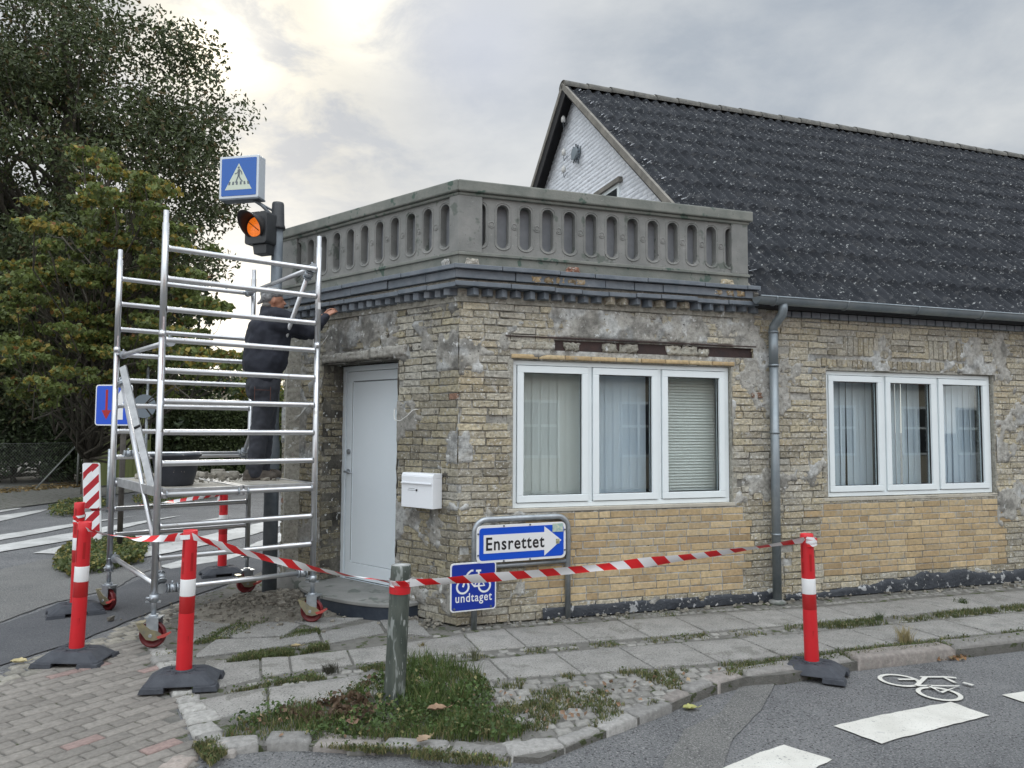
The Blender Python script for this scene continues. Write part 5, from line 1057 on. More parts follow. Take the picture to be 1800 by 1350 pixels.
def dup(root):
    r = root.copy(); COL.objects.link(r)
    for ch in list(root.children):
        c = ch.copy(); COL.objects.link(c); c.parent = r
        for g in ch.children: d = g.copy(); COL.objects.link(d); d.parent = c
    return r
posts = [(G(322, 1203), .22, 'red marker post nearest the camera, in front of the near left castor of the scaffold', 0, (0, .018)),
         (G(133, 1163, -.012), .06, 'red marker post on the brick paving at the left, hiding another post', -.012, (0, .03)),
         (G(133, 1078, -.012), .55, 'red marker post hidden behind another red post at the far left', -.012, (0, 0)),
         (G(390, 1010, -.01), .5, 'farthest red marker post, seen through the scaffold beside the zebra crossing', -.01, (0, 0)),
         (G(1428, 1186, -.07), -.5, 'red marker post on the road at the right, next to the bicycle marking', -.07, (0, -.022))]
for i, (p, a_, lab, z_, tl) in enumerate(posts):
    r_ = protos if i == 0 else dup(protos); q = p.copy(); q[2] = z_; place(r_, q, a_, lab, tl)
# timber bollard
bb = G(692, 1236, -.01); btop = G(692, 1236, -.01)+np.array([.035, .0, .84]); BO = thing('timber_bollard', 'weathered green grey timber bollard with a red band, standing in the grass patch', 'bollard', bb)
mb = MB(); n_ = 28; V = []; hs = np.linspace(0, 1, 18)
for h_ in list(hs)+[1.0]:
    q = bb+(btop-bb)*h_; r_ = .066-.004*h_; r_ = r_*(.94 if h_ == 1.0 and len(V) >= n_*18 else 1)
    for k in range(n_): a_ = 2*math.pi*k/n_; rr_ = r_*(1+.012*math.sin(3*a_+h_*4)+.008*math.sin(7*a_)); V.append(q+np.array([rr_*math.cos(a_), rr_*math.sin(a_), .004 if len(V) >= n_*18 else 0]))
mb.add(V, [(j*n_+k, j*n_+(k+1) % n_, (j+1)*n_+(k+1) % n_, (j+1)*n_+k) for j in range(18) for k in range(n_)]+[tuple(18*n_+k for k in range(n_))]); mb.smf[-1] = False; mb.build('post', M['wood_green'], BO, fix=False)
mb = MB(); q = bb+(btop-bb); mb.lathe([(.001, .0), (.057, .0), (.058, .003), (.001, .006)], q+Z3*.003, n=24); mb.build('post_top', mat('pale worn timber top', (.42, .43, .42), (.24, .25, .25), 16, .8, bump=.4, bscale=60), BO)
mb = MB(); 
for h0, h1, rr_ in ((.80, .865, .0655),):
    q0, q1 = bb+(btop-bb)*h0, bb+(btop-bb)*h1; mb.path([q0, q0+(q1-q0)*.5, q1], [rr_, rr_+.0008, rr_], 28, cap=False)
mb.build('red_band', M['red'], BO, fix=False)
def tape(a, b, sag, label, w0=.05, tw=0., ph=0., n=90, grp='red and white barrier tape'):
    t = thing('barrier_tape', label, 'tape', (a+b)/2, grp); mb = MB(); V = []; uv = []; L = np.linalg.norm(b-a); d = (b-a)/L; h = np.cross(d, Z3); h /= np.linalg.norm(h)
    for i in range(n+1):
        f_ = i/n; p = a+(b-a)*f_-Z3*sag*4*f_*(1-f_); ang = ph+tw*f_*math.pi+.25*math.sin(f_*9+ph)+.12*math.sin(f_*23); wv = w0*(1-.15*math.sin(f_*17+1)-.1*math.sin(f_*31)); x = Z3*math.cos(ang)+h*math.sin(ang)
        for s_ in (-.5, 0, .5): V.append(p+x*wv*s_+np.cross(d, x)*.006*(s_ == 0)*math.sin(f_*12))
    Fs = []
    for i in range(n):
        for k in (0, 1): Fs.append((i*3+k, (i+1)*3+k, (i+1)*3+k+1, i*3+k+1)); s0, s1 = i/n*L, (i+1)/n*L; v0, v1 = (k-.5*2)*w0/2+w0/2, k*w0/2+w0/2; v0 = k*w0/2; v1 = (k+1)*w0/2; uv += [(s0, v0), (s1, v0), (s1, v1), (s0, v1)]
    mb.add(V, Fs, uv=uv); mb.build('ribbon', M['tape'], t, fix=False); return t
def onpost(i, px, z_): p = PO[i].copy(); p[2] += z_; p[0] += px; return p
pb, pa, pa2, pc, pd = PO
bt = bb+(btop-bb)*.885
tape(pb+(.045, -.03, .965), bt+(-.066, -.02, .0), .03, 'red and white tape from the nearest red post down to the timber bollard', .060, .3, .2)
tape(bt+(.062, -.03, -.005), pd+(-.045, -.03, .965), .035, 'red and white tape from the timber bollard to the red post on the road', .058, .2, .1)
tape(pa+(.045, -.02, .955), pb+(-.045, .02, .955), .035, 'red and white tape between the left red post and the nearest red post', .050, 1.0, .3)
tape(pa2+(.045, 0, .93), pc+(-.04, 0, .93), .02, 'farthest length of red and white tape, stretched behind the scaffold', .045, 1., .2)
def wrap(c, r, label, zs, n=40):
    t = thing('tape_wrap', label, 'tape', c, 'knotted tape ends'); mb = MB()
    for z_, tl, w_ in zs:
        V = []; uv = []
        for i in range(n+1):
            a_ = 2*math.pi*i/n; rr_ = r*(1+.03*math.sin(a_*5)); zc_ = z_+tl*math.sin(a_+.6)
            V += [c+(rr_*math.cos(a_), rr_*math.sin(a_), zc_-w_/2), c+(rr_*math.cos(a_), rr_*math.sin(a_), zc_+w_/2)]
        Fs = [(2*i, 2*i+2, 2*i+3, 2*i+1) for i in range(n)]
        for i in range(n): uv += [(i/n*2*math.pi*r+z_*3, 0), ((i+1)/n*2*math.pi*r+z_*3, 0), ((i+1)/n*2*math.pi*r+z_*3, w_), (i/n*2*math.pi*r+z_*3, w_)]
        mb.add(V, Fs, uv=uv)
    mb.build('ribbon', M['tape'], t, fix=False)
wrap(bt, .069, 'tape wound round the top of the timber bollard', [(.0, .008, .035), (-.012, -.01, .03)])
wrap(pd+Z3*.955, .0505, 'tape knotted round the top of the red post on the road', [(.0, .008, .03), (.01, -.012, .02), (-.012, .015, .025)])
wrap(pb+Z3*.965, .0495, 'tape end round the top of the red post nearest the camera', [(.0, .004, .03)]); wrap(pa2+Z3*.90, .0515, 'crumpled bundle of tape round the hidden red post at the left', [(-.02, .006, .022), (-.05, .012, .02), (-.09, -.012, .02)])
t = thing('tape_end', 'loose tape end hanging from the farthest red post', 'tape', pc+(-.04, 0, .9)); mb = MB(); q = pc+(-.06, -.02, .93); mb.add([q, q+(.03, 0, 0), q+(.02, 0, -.12), q+(-.02, 0, -.13)], [(0, 1, 2, 3)], uv=[(0, 0), (.03, 0), (.03, .13), (0, .13)]); mb.build('ribbon', M['tape'], t, fix=False)
# stones of a traffic sign's lettering
def text_mesh(mb_name, txt, mat_, fr, u, z, height, width, n, parent, bold=.02, mirror=1, space=1.0, rows=0):
    cu = bpy.data.curves.new('txt', 'FONT'); cu.body = txt; cu.size = 1; cu.offset = bold; cu.extrude = .0; cu.space_character = space; cu.resolution_u = 3
    o = bpy.data.objects.new('txt', cu); COL.objects.link(o); dg = bpy.context.evaluated_depsgraph_get(); me = bpy.data.meshes.new_from_object(o.evaluated_get(dg)); bpy.data.objects.remove(o)
    V = np.array([v.co[:] for v in me.vertices]); Fs = [tuple(p.vertices) for p in me.polygons]; lo, hi = V.min(0), V.max(0); bpy.data.meshes.remove(me)
    caph = hi[1]-lo[1]; X_ = (V[:, 0]-lo[0])/(hi[0]-lo[0])*width+u; Z_ = (V[:, 1]-lo[1])/caph*height+z
    mb = MB(); mb.add(fr(X_, n, Z_), Fs, smooth=False); return mb.build(mb_name, mat_, parent, fix=False)
def rrect(u0, u1, z0, z1, r, k=6):
    P = []
    for cx, cz, a0 in ((u1-r, z1-r, 0), (u0+r, z1-r, 1), (u0+r, z0+r, 2), (u1-r, z0+r, 3)):
        for j in range(k+1): a_ = (a0+j/k)*math.pi/2; P.append((cx+r*math.cos(a_), cz+r*math.sin(a_)))
    return P
# one way sign on its bow
gl, gr = G(833, 1104), G(998, 1086); US = (gr-gl)/np.linalg.norm(gr-gl); NS = np.array([US[1], -US[0], 0]); FS = Fr(gl, US, NS); wS = np.linalg.norm(gr-gl)
SG = thing('one_way_sign', 'blue sign reading Ensrettet on a bent tube before the brick wall, bicycle plate below', 'sign', (gl+gr)/2)
zt2 = EYE-(913-754.9)/1350*gl[1]*1.0; rr_ = .11; mb = MB(); pts = [FS(0, 0, -.05), FS(0, 0, zt2-rr_)]+[FS(rr_-rr_*math.cos(t), 0, zt2-rr_+rr_*math.sin(t)) for t in np.linspace(.2, math.pi/2, 7)]+[FS(wS-rr_+rr_*math.sin(t), 0, zt2-rr_+rr_*math.cos(t)) for t in np.linspace(0, math.pi/2-.2, 7)]+[FS(wS, 0, zt2-rr_), FS(wS, 0, -.05)]
mb.path(pts, .026, 16); mb.path([FS(0, 0, zt2-.40), FS(wS, 0, zt2-.40)], .018, 12); mb.build('post_frame', M['steel'], SG)
fq = lambda px, py: hit(FS, px, py, .04)
u0, u1 = fq(837, 950)[0]+.005, fq(995, 950)[0]-.004; z1 = zt2-.045; z0 = z1-.318; 
mb = MB(); mb.prism(rrect(u0, u1, z0, z1, .045), FS, .030, .042); P_ = mb.build('sign_panel', M['signwhite'], SG, bevel=.002)
mb = MB(); mb.prism(rrect(u0+.022, u1-.022, z0+.022, z1-.022, .03), FS, .042, .0435); mb.build('blue_field', M['signblue'], P_)
zc_ = (z0+z1)/2; a_, hb = u0+.062, .078; tip = u1-.045; hd = tip-.17
mb = MB(); mb.prism([(a_, zc_-hb), (hd, zc_-hb), (hd, zc_-.128), (tip, zc_), (hd, zc_+.128), (hd, zc_+hb), (a_, zc_+hb)], FS, .0435, .045); mb.build('arrow', M['signwhite'], P_)
text_mesh('lettering', 'Ensrettet', M['black'], FS, a_+.022, zc_-.055, .112, hd-a_-.022, .0462, P_, .018, space=1.12)
mb = MB(); mb.box(FS, (u1-.135, u1-.03), (.0455, .0465), (z1-.085, z1-.012), (.25, .45, .45)); mb.box(FS, (u1-.118, u1-.05), (.0465, .047), (z1-.065, z1-.03), (.55, .58, .42)); mb.build('sticker', mat('worn sticker', (.25, .42, .42), (.60, .62, .48), 40, .6), P_)
mb = MB(); mb.box(FS, (tip-.055, tip-.02), (.0455, .0462), (zc_-.03, zc_+.012)); mb.build('sticker', mat('torn sticker', (.08, .08, .05), (.5, .48, .3), 50, .6), P_)
mb = MB()
for uu in (u0+.25, u0+.50): 
    for zz_ in (z0+.010, z1-.010): mb.tube(FS(uu, .040, zz_), FS(uu, .048, zz_), .008, n=10)
for uu in (u0+.012, u1-.012):
    for zz_ in (zc_-.09, zc_+.09): mb.tube(FS(uu, .040, zz_), FS(uu, .048, zz_), .008, n=10)
mb.build('bolt', M['poledark'], P_)
ua, za = fq(792, 992); ub, zb_ = fq(872, 1068); zb_ = hit(FS, 800, 1077, .04)[1]; za = hit(FS, 797, 991, .04)[1]; wP = ub-ua
mb = MB(); mb.prism(rrect(ua, ub, zb_, za, .03), FS, .030, .040); P_ = mb.build('bicycle_plate', M['signwhite'], SG, bevel=.002)
mb = MB(); mb.prism(rrect(ua+.012, ub-.012, zb_+.012, za-.012, .022), FS, .040, .0412); mb.build('blue_field', M['signnavy'], P_)
mb = MB(); s_ = wP*.47; uc_, zc_ = (ua+ub)/2, (za+zb_)/2+.052
for k, Lk in enumerate(bikelines(None)): strokes(mb, [Lk], lambda x, z_, k=k: FS(uc_+x*s_, .0418+.0002*k, zc_+z_*s_), .085)
mb.build('bicycle_symbol', M['signwhite'], P_, fix=False)
text_mesh('lettering', 'undtaget', M['signwhite'], FS, ua+.045, zb_+.055, .096, wP-.085, .0420, P_, .012, space=1.12)
mb = MB()
for uu in (ua+.035, ub-.05): mb.tube(FS(uu, .040, zb_+.028), FS(uu, .046, zb_+.028), .009, n=10)
mb.build('bolt', M['poledark'], P_)
# ================================================================== signal pole
pb_ = G(473, 1048); PX = pb_; TL = thing('traffic_signal', 'dark pole with lit amber lamp and blue pedestrian crossing box, left of the building', 'traffic signal', pb_)
mb = MB(); mb.path([pb_-Z3*.05, pb_+Z3*1.5, pb_+Z3*1.62, pb_+Z3*3.88], [.072, .072, .058, .056], 24); mb.build('pole', M['poledark'], TL)
ztop = EYE+(753-350)/1350*pb_[1]; mb = MB(); mb.lathe([(.078, 0), (.080, .02), (.070, .05), (.062, .26), (.055, .28), (.001, .285)], pb_+Z3*(ztop-.285), n=12); mb.build('pole_cap', M['plasticdark'], TL)
# head: faces towards the crossing, front-left of the camera
fa = math.radians(248); NH = np.array([math.cos(fa), math.sin(fa), 0]); UH = np.array([-NH[1], NH[0], 0]); hc = AT(449, 399, pb_[1]-.16); FH = Fr(hc, UH, NH)
if UH.dot([1, 0, 0]) < 0: UH = -UH; FH = Fr(hc, UH, NH)
zc0 = 0.
mb = MB(); mb.prism(rrect(-.135, .135, -.17, .16, .03), FH, -.16, .0); mb.prism([(-.04, -.27), (.115, -.27), (.115, -.17), (-.06, -.17)], FH, -.15, -.03); mb.tube(FH(.1, -.1, -.10), pb_*[1, 1, 0]+Z3*(hc[2]-.10), .022); mb.tube(FH(.1, -.1, .11), pb_*[1, 1, 0]+Z3*(hc[2]+.11), .022); HD = mb.build('signal_head', M['plasticdark'], TL, bevel=.006)
mb = MB(); rv = .118
for n_ in (rv, rv-.004):
    pass
V = []; k_ = 30; rows_ = [(rv, .0, 0), (rv+.004, .5, 0), (rv+.006, 1, 0), (rv+.001, 1, 1), (rv-.002, .5, 1), (rv-.005, 0, 1)]
for r_, f_, s_ in rows_:
    for k in range(k_+1):
        t = -math.pi*.30+(math.pi*1.60)*k/k_; ln = .20*(.45+.55*math.sin(max(min(t, math.pi), 0)))
        if t < 0 or t > math.pi: ln = .20*.45*(1-min(abs(t if t < 0 else t-math.pi)/(math.pi*.30), 1)*.8)
        V.append(FH(r_*math.cos(t), ln*f_, r_*math.sin(t)))
mb.add(V, [(i*(k_+1)+k, i*(k_+1)+k+1, (i+1)*(k_+1)+k+1, (i+1)*(k_+1)+k) for i in range(5) for k in range(k_)]); mb.build('visor', M['visorin'], HD)
mb = MB(); V = [FH(0, .022, 0)]; n_ = 28
for r_, d_ in ((.05, .018), (.10, .006)):
    for k in range(n_): a_ = 2*math.pi*k/n_; V.append(FH(r_*math.cos(a_), d_, r_*math.sin(a_)))
mb.add(V, [(0, 1+k, 1+(k+1) % n_) for k in range(n_)]+[(1+k, 1+(k+1) % n_, 1+n_+(k+1) % n_, 1+n_+k) for k in range(n_)]); mb.build('amber_lens', M['amber'], HD)
mb = MB(); mb.path([FH(-.075, .035, .06), FH(.07, .035, -.05)], .004, 6); mb.build('lens_bar', M['gap'], HD)
# crossing sign box
fa = math.radians(258); NB = np.array([math.cos(fa), math.sin(fa), 0]); UB = np.array([-NB[1], NB[0], 0]); bcn = AT(420, 311, pb_[1]-.10); s_ = .198+.01
FB = Fr(bcn, UB, NB); hw_ = 76/1350*bcn[1]/2*1.02; hh_ = 77/1350*bcn[1]/2
mb = MB(); mb.prism(rrect(-hw_, hw_, -hh_, hh_, .012), FB, -.13, .0); BX = mb.build('crossing_sign', M['boxalu'], TL, bevel=.004)
mb = MB(); mb.prism(rrect(-hw_+.026, hw_-.026, -hh_+.026, hh_-.024, .01), FB, -.002, .004); mb.build('blue_face', M['boxblue'], BX)
hs_ = hw_-.026; mb = MB(); mb.prism([(-hs_*.78, -hh_*.60), (hs_*.76, -hh_*.60), (0, hh_*.64)], FB, .004, .0055); mb.build('triangle', M['boxcream'], BX)
mb = MB(); k = hs_/265
def q_(pts): return [((x-455)*k*.98, (395-y)*k*.98) for x, y in pts]
mb.tube(FB(*[q_([(453, 260)])[0][0], .0055, q_([(453, 260)])[0][1]]) if 0 else FB(q_([(453, 262)])[0][0], .0055, q_([(453, 262)])[0][1]), FB(q_([(453, 262)])[0][0], .0066, q_([(453, 262)])[0][1]), 15*k, n=14)
for pl, wv in (([(455, 285), (462, 310), (458, 345), (455, 385)], 34), ([(470, 298), (495, 320), (506, 365)], 15), ([(446, 300), (438, 335), (395, 352)], 14), ([(452, 375), (432, 425), (415, 470), (400, 470)], 19), ([(458, 380), (485, 430), (510, 462), (522, 455)], 18)):
    strokes(mb, [([tuple(v) for v in q_(pl)], False)], lambda x, z_: FB(x, .0066, z_), wv*k)
for x in (315, 372, 430, 490, 548, 605): mb.add([FB(*(lambda a: (a[0], .0064, a[1]))(v)) for v in q_([(x-15+(x-455)*.04, 508), (x+15+(x-455)*.04, 508), (x+13-(x-455)*.02, 462), (x-13-(x-455)*.02, 462)])], [(0, 1, 2, 3)], smooth=False)
mb.build('pedestrian_symbol', M['poledark'], BX, fix=False)
mb = MB(); mb.box(FB, (-hw_+.01, hw_+.004), (-.135, -.0), (-hh_-.014, -hh_+.002)); mb.path([FB(hw_*.6, -.06, -hh_-.01), FB(hw_*.95, -.09, -hh_-.06), pb_*[1, 1, 0]+Z3*(ztop-.20)], .016, 8); mb.path([pb_*[1, 1, 0]+Z3*(ztop-.12), FB(hw_*.8, -.08, -hh_-.03)], .012, 8); mb.build('bracket', M['poledark'], BX)

# ================================================================== signs on the left
def signpost(px_post, depth, u_rect, name, label): pass
d_ = 10.6; pL = AT(212, 900, d_); pL[2] = -.02; SL = thing('priority_sign', 'square blue road sign with a red arrow on a dark post, behind the scaffold', 'sign', pL)
mb = MB(); mb.path([pL, pL+Z3*2.35], .036, 12); mb.build('post', mat('dark timber post', (.05, .045, .04), (.09, .08, .07), 8, .9), SL)
FX = Fr(AT(201, 712, d_-.08), np.array([.985, -.17, 0]), np.array([-.17, -.985, 0])); w_, h_ = .275, .28
mb = MB(); mb.prism(rrect(-w_, w_, -h_, h_, .04), FX, 0, .02); P_ = mb.build('sign_panel', M['signwhite'], SL); mb = MB(); mb.prism(rrect(-w_+.016, w_-.016, -h_+.016, h_-.016, .03), FX, .02, .0215); mb.build('blue_field', M['signblue'], P_)
mb = MB(); mb.prism([(-.12, .21), (-.085, .21), (-.085, -.07), (-.03, -.07), (-.1025, -.20), (-.175, -.07), (-.12, -.07)], FX, .0215, .023); mb.build('red_arrow', M['reddark'], P_); mb = MB(); mb.prism([(.07, -.2), (.15, -.2), (.15, .06), (.20, .06), (.11, .21), (.02, .06), (.07, .06)], FX, .0215, .023); mb.build('white_arrow', M['signwhite'], P_)
p = G(158, 965, -.02); BD = thing('hazard_board', 'red and white diagonally striped hazard board beside the island planting', 'hazard board', p)
u_ = np.array([math.cos(.12), math.sin(.12), 0]); FBd = Fr(p, u_, np.array([u_[1], -u_[0], 0])); lean = lambda z_: -.05*z_
mb = MB(); k = p[1]/1350; zz0, zz1 = (960-941)*k*.4, (965-817)*k; w_ = 13*k; poly = rrect(-w_, w_, zz0, zz1, .03)
poly2 = [(x+.03-.05*z_, z_) for x, z_ in poly]; mb.prism([(x*1.09+.004, z_+(.008 if z_ > .5 else -.008)) for x, z_ in poly2], FBd, -.03, 0); P_ = mb.build('board', M['signwhite'], BD)
mb = MB(); m = len(poly2); mb.add([FBd(x, .002, z_) for x, z_ in poly2], [tuple(range(m))], uv=[(z_, -x) for x, z_ in poly2], smooth=False); mb.build('stripes', M['board'], P_, fix=False)
mb = MB(); q = [(-.09+.0, zz1-.24), (-.02, zz1-.15), (.04, zz1-.10), (.03, zz1-.17), (.06, zz1-.20), (.0, zz1-.27), (-.05, zz1-.25)]; mb.prism([(x+.06-.10*z_, z_) for x, z_ in q], FBd, .002, .003); mb.build('sticker', M['reflwhite'], P_)
mb = MB(); mb.box(FBd, (-.02, .02), (-.06, -.03), (-.02, 1.0)); mb.build('post', M['steel'], BD)
p = AT(563, 870, 15.); p = AT(190, 868, 15.5); p[2] = 0; SE = thing('road_sign', 'narrow grey sign seen edge on, on a galvanised post left of the scaffold', 'sign', p); mb = MB(); mb.path([p, p+Z3*1.25], .03, 10); mb.build('post', M['steel'], SE)
mb = MB(); mb.prism(rrect(.02, .17, .25, 1.2, .03), Fr(p, np.array([.9, -.43, 0]), np.array([-.43, -.9, 0])), -.03, .0); mb.build('sign_panel', mat('grey blue sign back', (.13, .19, .26), rough=.5), SE)
p = AT(254, 850, 17.); p[2] = 0; SR = thing('round_sign', 'back of a round grey road sign on a thin post in front of the hedge', 'sign', p); mb = MB(); mb.path([p, p+Z3*3.1], .03, 10); mb.build('post', M['steel'], SR)
c_ = AT(254, 714, 16.9); mb = MB(); mb.tube(c_, c_+np.array([.05, -.03, 0]), .26, n=28) if 0 else mb.tube(c_, c_+np.array([0, -.02, 0]), .26, n=28); mb.build('sign_disc', mat('grey sign back', (.16, .19, .22), rough=.6), SR)
t = thing('parking_post', 'low grey blue cabinet edge just left of the wall, behind the signal pole', 'post', AT(494, 900, 9.5)*[1, 1, 0]) if 0 else None

# ================================================================== the worker
ft = G(443, 843, zd+.0)
MN = thing('person', 'man in dark jacket and grey cap standing on the scaffold, arms raised to the cornice', 'person', ft)
ph = math.radians(27); XF = np.array([math.cos(ph), math.sin(ph), 0]); YF = np.array([-math.sin(ph), math.cos(ph), 0])
def mp(x, y, z): return ft+XF*x+YF*y+Z3*z
class Org(MB):
    def cap(s, a, b, r0, r1, k=12):
        s.sphere(a, r0, k); s.sphere(b, r1, k); s.tube(np.array(a), np.array(b), r0, r1, n=k); return s
def organic(mbx, name, m_, parent, vox, smooth=4, disp=0, dscale=.08):
    o = mbx.build(name, m_, parent, fix=False); r = o.modifiers.new('remesh', 'REMESH'); r.mode = 'VOXEL'; r.voxel_size = vox; r.use_smooth_shade = True
    s = o.modifiers.new('smooth', 'SMOOTH'); s.iterations = smooth; s.factor = .5
    if disp:
        tx = bpy.data.textures.new('folds', 'CLOUDS'); tx.noise_scale = dscale; d = o.modifiers.new('folds', 'DISPLACE'); d.texture = tx; d.strength = disp; d.mid_level = .5; d.texture_coords = 'LOCAL'
    return o
hipL, hipR = mp(.13, .09, .90), mp(.11, -.09, .90); knL, knR = mp(.13, .11, .49), mp(.05, -.10, .49); anL, anR = mp(.10, .13, .09), mp(.0, -.10, .09)
chest = mp(.17, 0, 1.30); shL, shR = mp(.19, .19, 1.53), mp(.16, -.19, 1.53); elL, elR = mp(.50, .22, 1.43), mp(.47, -.20, 1.40); wrL, wrR = mp(.66, .12, 1.60), mp(.64, -.10, 1.57)
hd_ = mp(.155, 0, 1.705); nk = mp(.13, 0, 1.56)
b = Org(); b.cap(hipL, knL, .085, .055); b.cap(hipR, knR, .085, .055); b.cap(knL, anL, .052, .038); b.cap(knR, anR, .052, .038); b.cap(anL, anL+XF*.10-Z3*.045, .033, .026); b.cap(anR, anR+XF*.10-Z3*.045, .033, .026)
b.cap(mp(.12, -.05, .95), mp(.15, -.05, 1.15), .12, .12); b.cap(mp(.12, .05, .95), mp(.15, .05, 1.15), .12, .12); b.cap(mp(.15, .06, 1.15), mp(.19, .09, 1.42), .12, .12); b.cap(mp(.15, -.06, 1.15), mp(.19, -.09, 1.42), .12, .12)
b.cap(shL, elL, .055, .042); b.cap(shR, elR, .055, .042); b.cap(elL, wrL, .042, .028); b.cap(elR, wrR, .042, .028); b.cap(shL, nk, .06, .06); b.cap(shR, nk, .06, .06)
b.cap(nk, mp(.145, 0, 1.63), .058, .056); b.sphere(hd_+Z3*.015-XF*.01, (.098, .078, .105), 16); b.sphere(hd_+XF*.035-Z3*.05, (.062, .058, .062), 14); b.sphere(hd_+XF*.065-Z3*.085, (.03, .03, .024), 10)
b.cap(hd_+XF*.093+Z3*.0, hd_+XF*.112-Z3*.028, .010, .013, 8); b.sphere(hd_+XF*.092-Z3*.056, (.014, .022, .009), 8)
for s_ in (-1, 1): b.sphere(hd_+YF*s_*.077-XF*.005-Z3*.015, (.018, .010, .032), 8); b.sphere(hd_+XF*.078+YF*s_*.03+Z3*.012, .014, 8)
for wr, el, sd in ((wrL, elL, 1), (wrR, elR, -1)):
    d = (wr-el)/np.linalg.norm(wr-el); side = np.cross(d, Z3); side /= np.linalg.norm(side); nn_ = np.cross(side, d); pm = wr+d*.075
    for q in np.linspace(-.028, .028, 4): b.cap(wr+side*q*.6, wr+side*q+d*.085, .016, .014, 8)
    for k, (q, ln) in enumerate(((-.033, .060), (-.011, .072), (.011, .068), (.033, .052))):
        r0 = wr+side*q+d*.088; m1 = r0+d*ln*.5+nn_*-.006; e1 = m1+d*ln*.28-nn_*.026; b.cap(r0, m1, .0095, .0088, 8); b.cap(m1, e1, .0088, .0078, 8)
    th0 = wr+side*(-sd)*.026+d*.03; th1 = th0+side*(-sd)*.032+d*.032; th2 = th1+d*.030-nn_*.012; b.cap(th0, th1, .013, .011, 8); b.cap(th1, th2, .011, .009, 8)
organic(b, 'body', M['skin'], MN, .0075, 3)
j = Org(); j.cap(mp(.08, -.085, 1.05), mp(.13, -.085, 1.16), .165, .165); j.cap(mp(.10, .085, 1.05), mp(.13, .085, 1.16), .165, .165); j.cap(mp(.13, -.08, 1.12), mp(.18, -.10, 1.42), .165, .135); j.cap(mp(.13, .08, 1.12), mp(.18, .10, 1.42), .165, .135)
j.cap(mp(.12, -.06, 1.50), mp(.11, -.0, 1.585), .11, .08); j.cap(mp(.12, .06, 1.50), mp(.11, .0, 1.585), .11, .08); j.cap(mp(.075, -.04, 1.40), mp(.05, -.04, 1.07), .155, .165); j.cap(mp(.075, .04, 1.40), mp(.05, .04, 1.07), .155, .165)
for sh, el, wr in ((shL, elL, wrL), (shR, elR, wrR)): j.cap(sh, el, .088, .070, 14); j.cap(el, wr-(wr-el)*.06, .068, .045, 14); j.cap(sh-Z3*.08, (sh+el)/2-Z3*.05, .09, .065)
j.cap(mp(.09, -.08, 1.0), mp(.10, .08, 1.0), .155, .155)
organic(j, 'jacket', M['jacket'], MN, .014, 4, .035, .10)
tmb = Org(); tmb.cap(mp(.07, -.07, .86), mp(.08, .07, .86), .155, .155); tmb.cap(mp(.08, -.07, .98), mp(.09, .07, .98), .14, .14)
for hp, kn, an in ((hipL, knL, anL), (hipR, knR, anR)): tmb.cap(hp, kn, .118, .085, 14); tmb.cap(kn, an-Z3*.0, .085, .076, 14); tmb.cap(an-Z3*.01, an+XF*.03-Z3*.03, .075, .06, 12)
organic(tmb, 'trousers', M['trouser'], MN, .013, 3, .03, .07)
for an, r_ in ((anL, .2), (anR, -.15)):
    bo = Org(); dx = XF*math.cos(r_)+YF*math.sin(r_); o_ = an-Z3*.09; bo.cap(o_+Z3*.05-dx*.05, o_+Z3*.045+dx*.13, .048, .044); bo.cap(o_+Z3*.05-dx*.03, o_+Z3*.14-dx*.02, .05, .052); bo.sphere(o_+dx*.15+Z3*.04, (.055, .05, .04)); 
    bo.add([o_+dx*x+np.cross(Z3, dx)*y+Z3*z_ for z_ in (.0, .022) for x, y in ((-.10, -.04), (.14, -.05), (.20, -.02), (.20, .02), (.14, .05), (-.10, .04))], [(0, 1, 2, 3, 4, 5), (6, 7, 8, 9, 10, 11)]+[(i, (i+1) % 6, (i+1) % 6+6, i+6) for i in range(6)])
    organic(bo, 'boot', M['boot'], MN, .010, 2)
cp = Org(); cp.sphere(hd_+Z3*.055-XF*.015, (.108, .092, .072), 18); cp.sphere(hd_-XF*.045+Z3*.015, (.075, .088, .06), 14); cp.cap(hd_-XF*.09+Z3*.0, hd_-XF*.14-Z3*.045, .025, .014, 8)
organic(cp, 'cap', M['cap'], MN, .009, 3, .01, .03)
hr = Org(); hr.sphere(hd_-XF*.05-Z3*.055, (.055, .068, .04), 12); hr.sphere(hd_+XF*.05-Z3*.10, (.045, .048, .022), 10); organic(hr, 'hair', M['hair'], MN, .008, 2)
pk = MB(); c_ = mp(.0, -.215, .84); 
FP = Fr(mp(.03, -.232, .70), XF, -YF); pk.path([FP(-.06, 0, .16), FP(-.06, 0.005, .03), FP(-.03, .006, 0), FP(.05, .004, 0), FP(.08, 0, .03), FP(.08, 0, .16)], .002, 4); pk.path([FP(-.06, .004, .13), FP(.08, .004, .13)], .002, 4); pk.build('pocket_stitching', mat('dull orange stitching', (.11, .035, .018), rough=.9), MN)
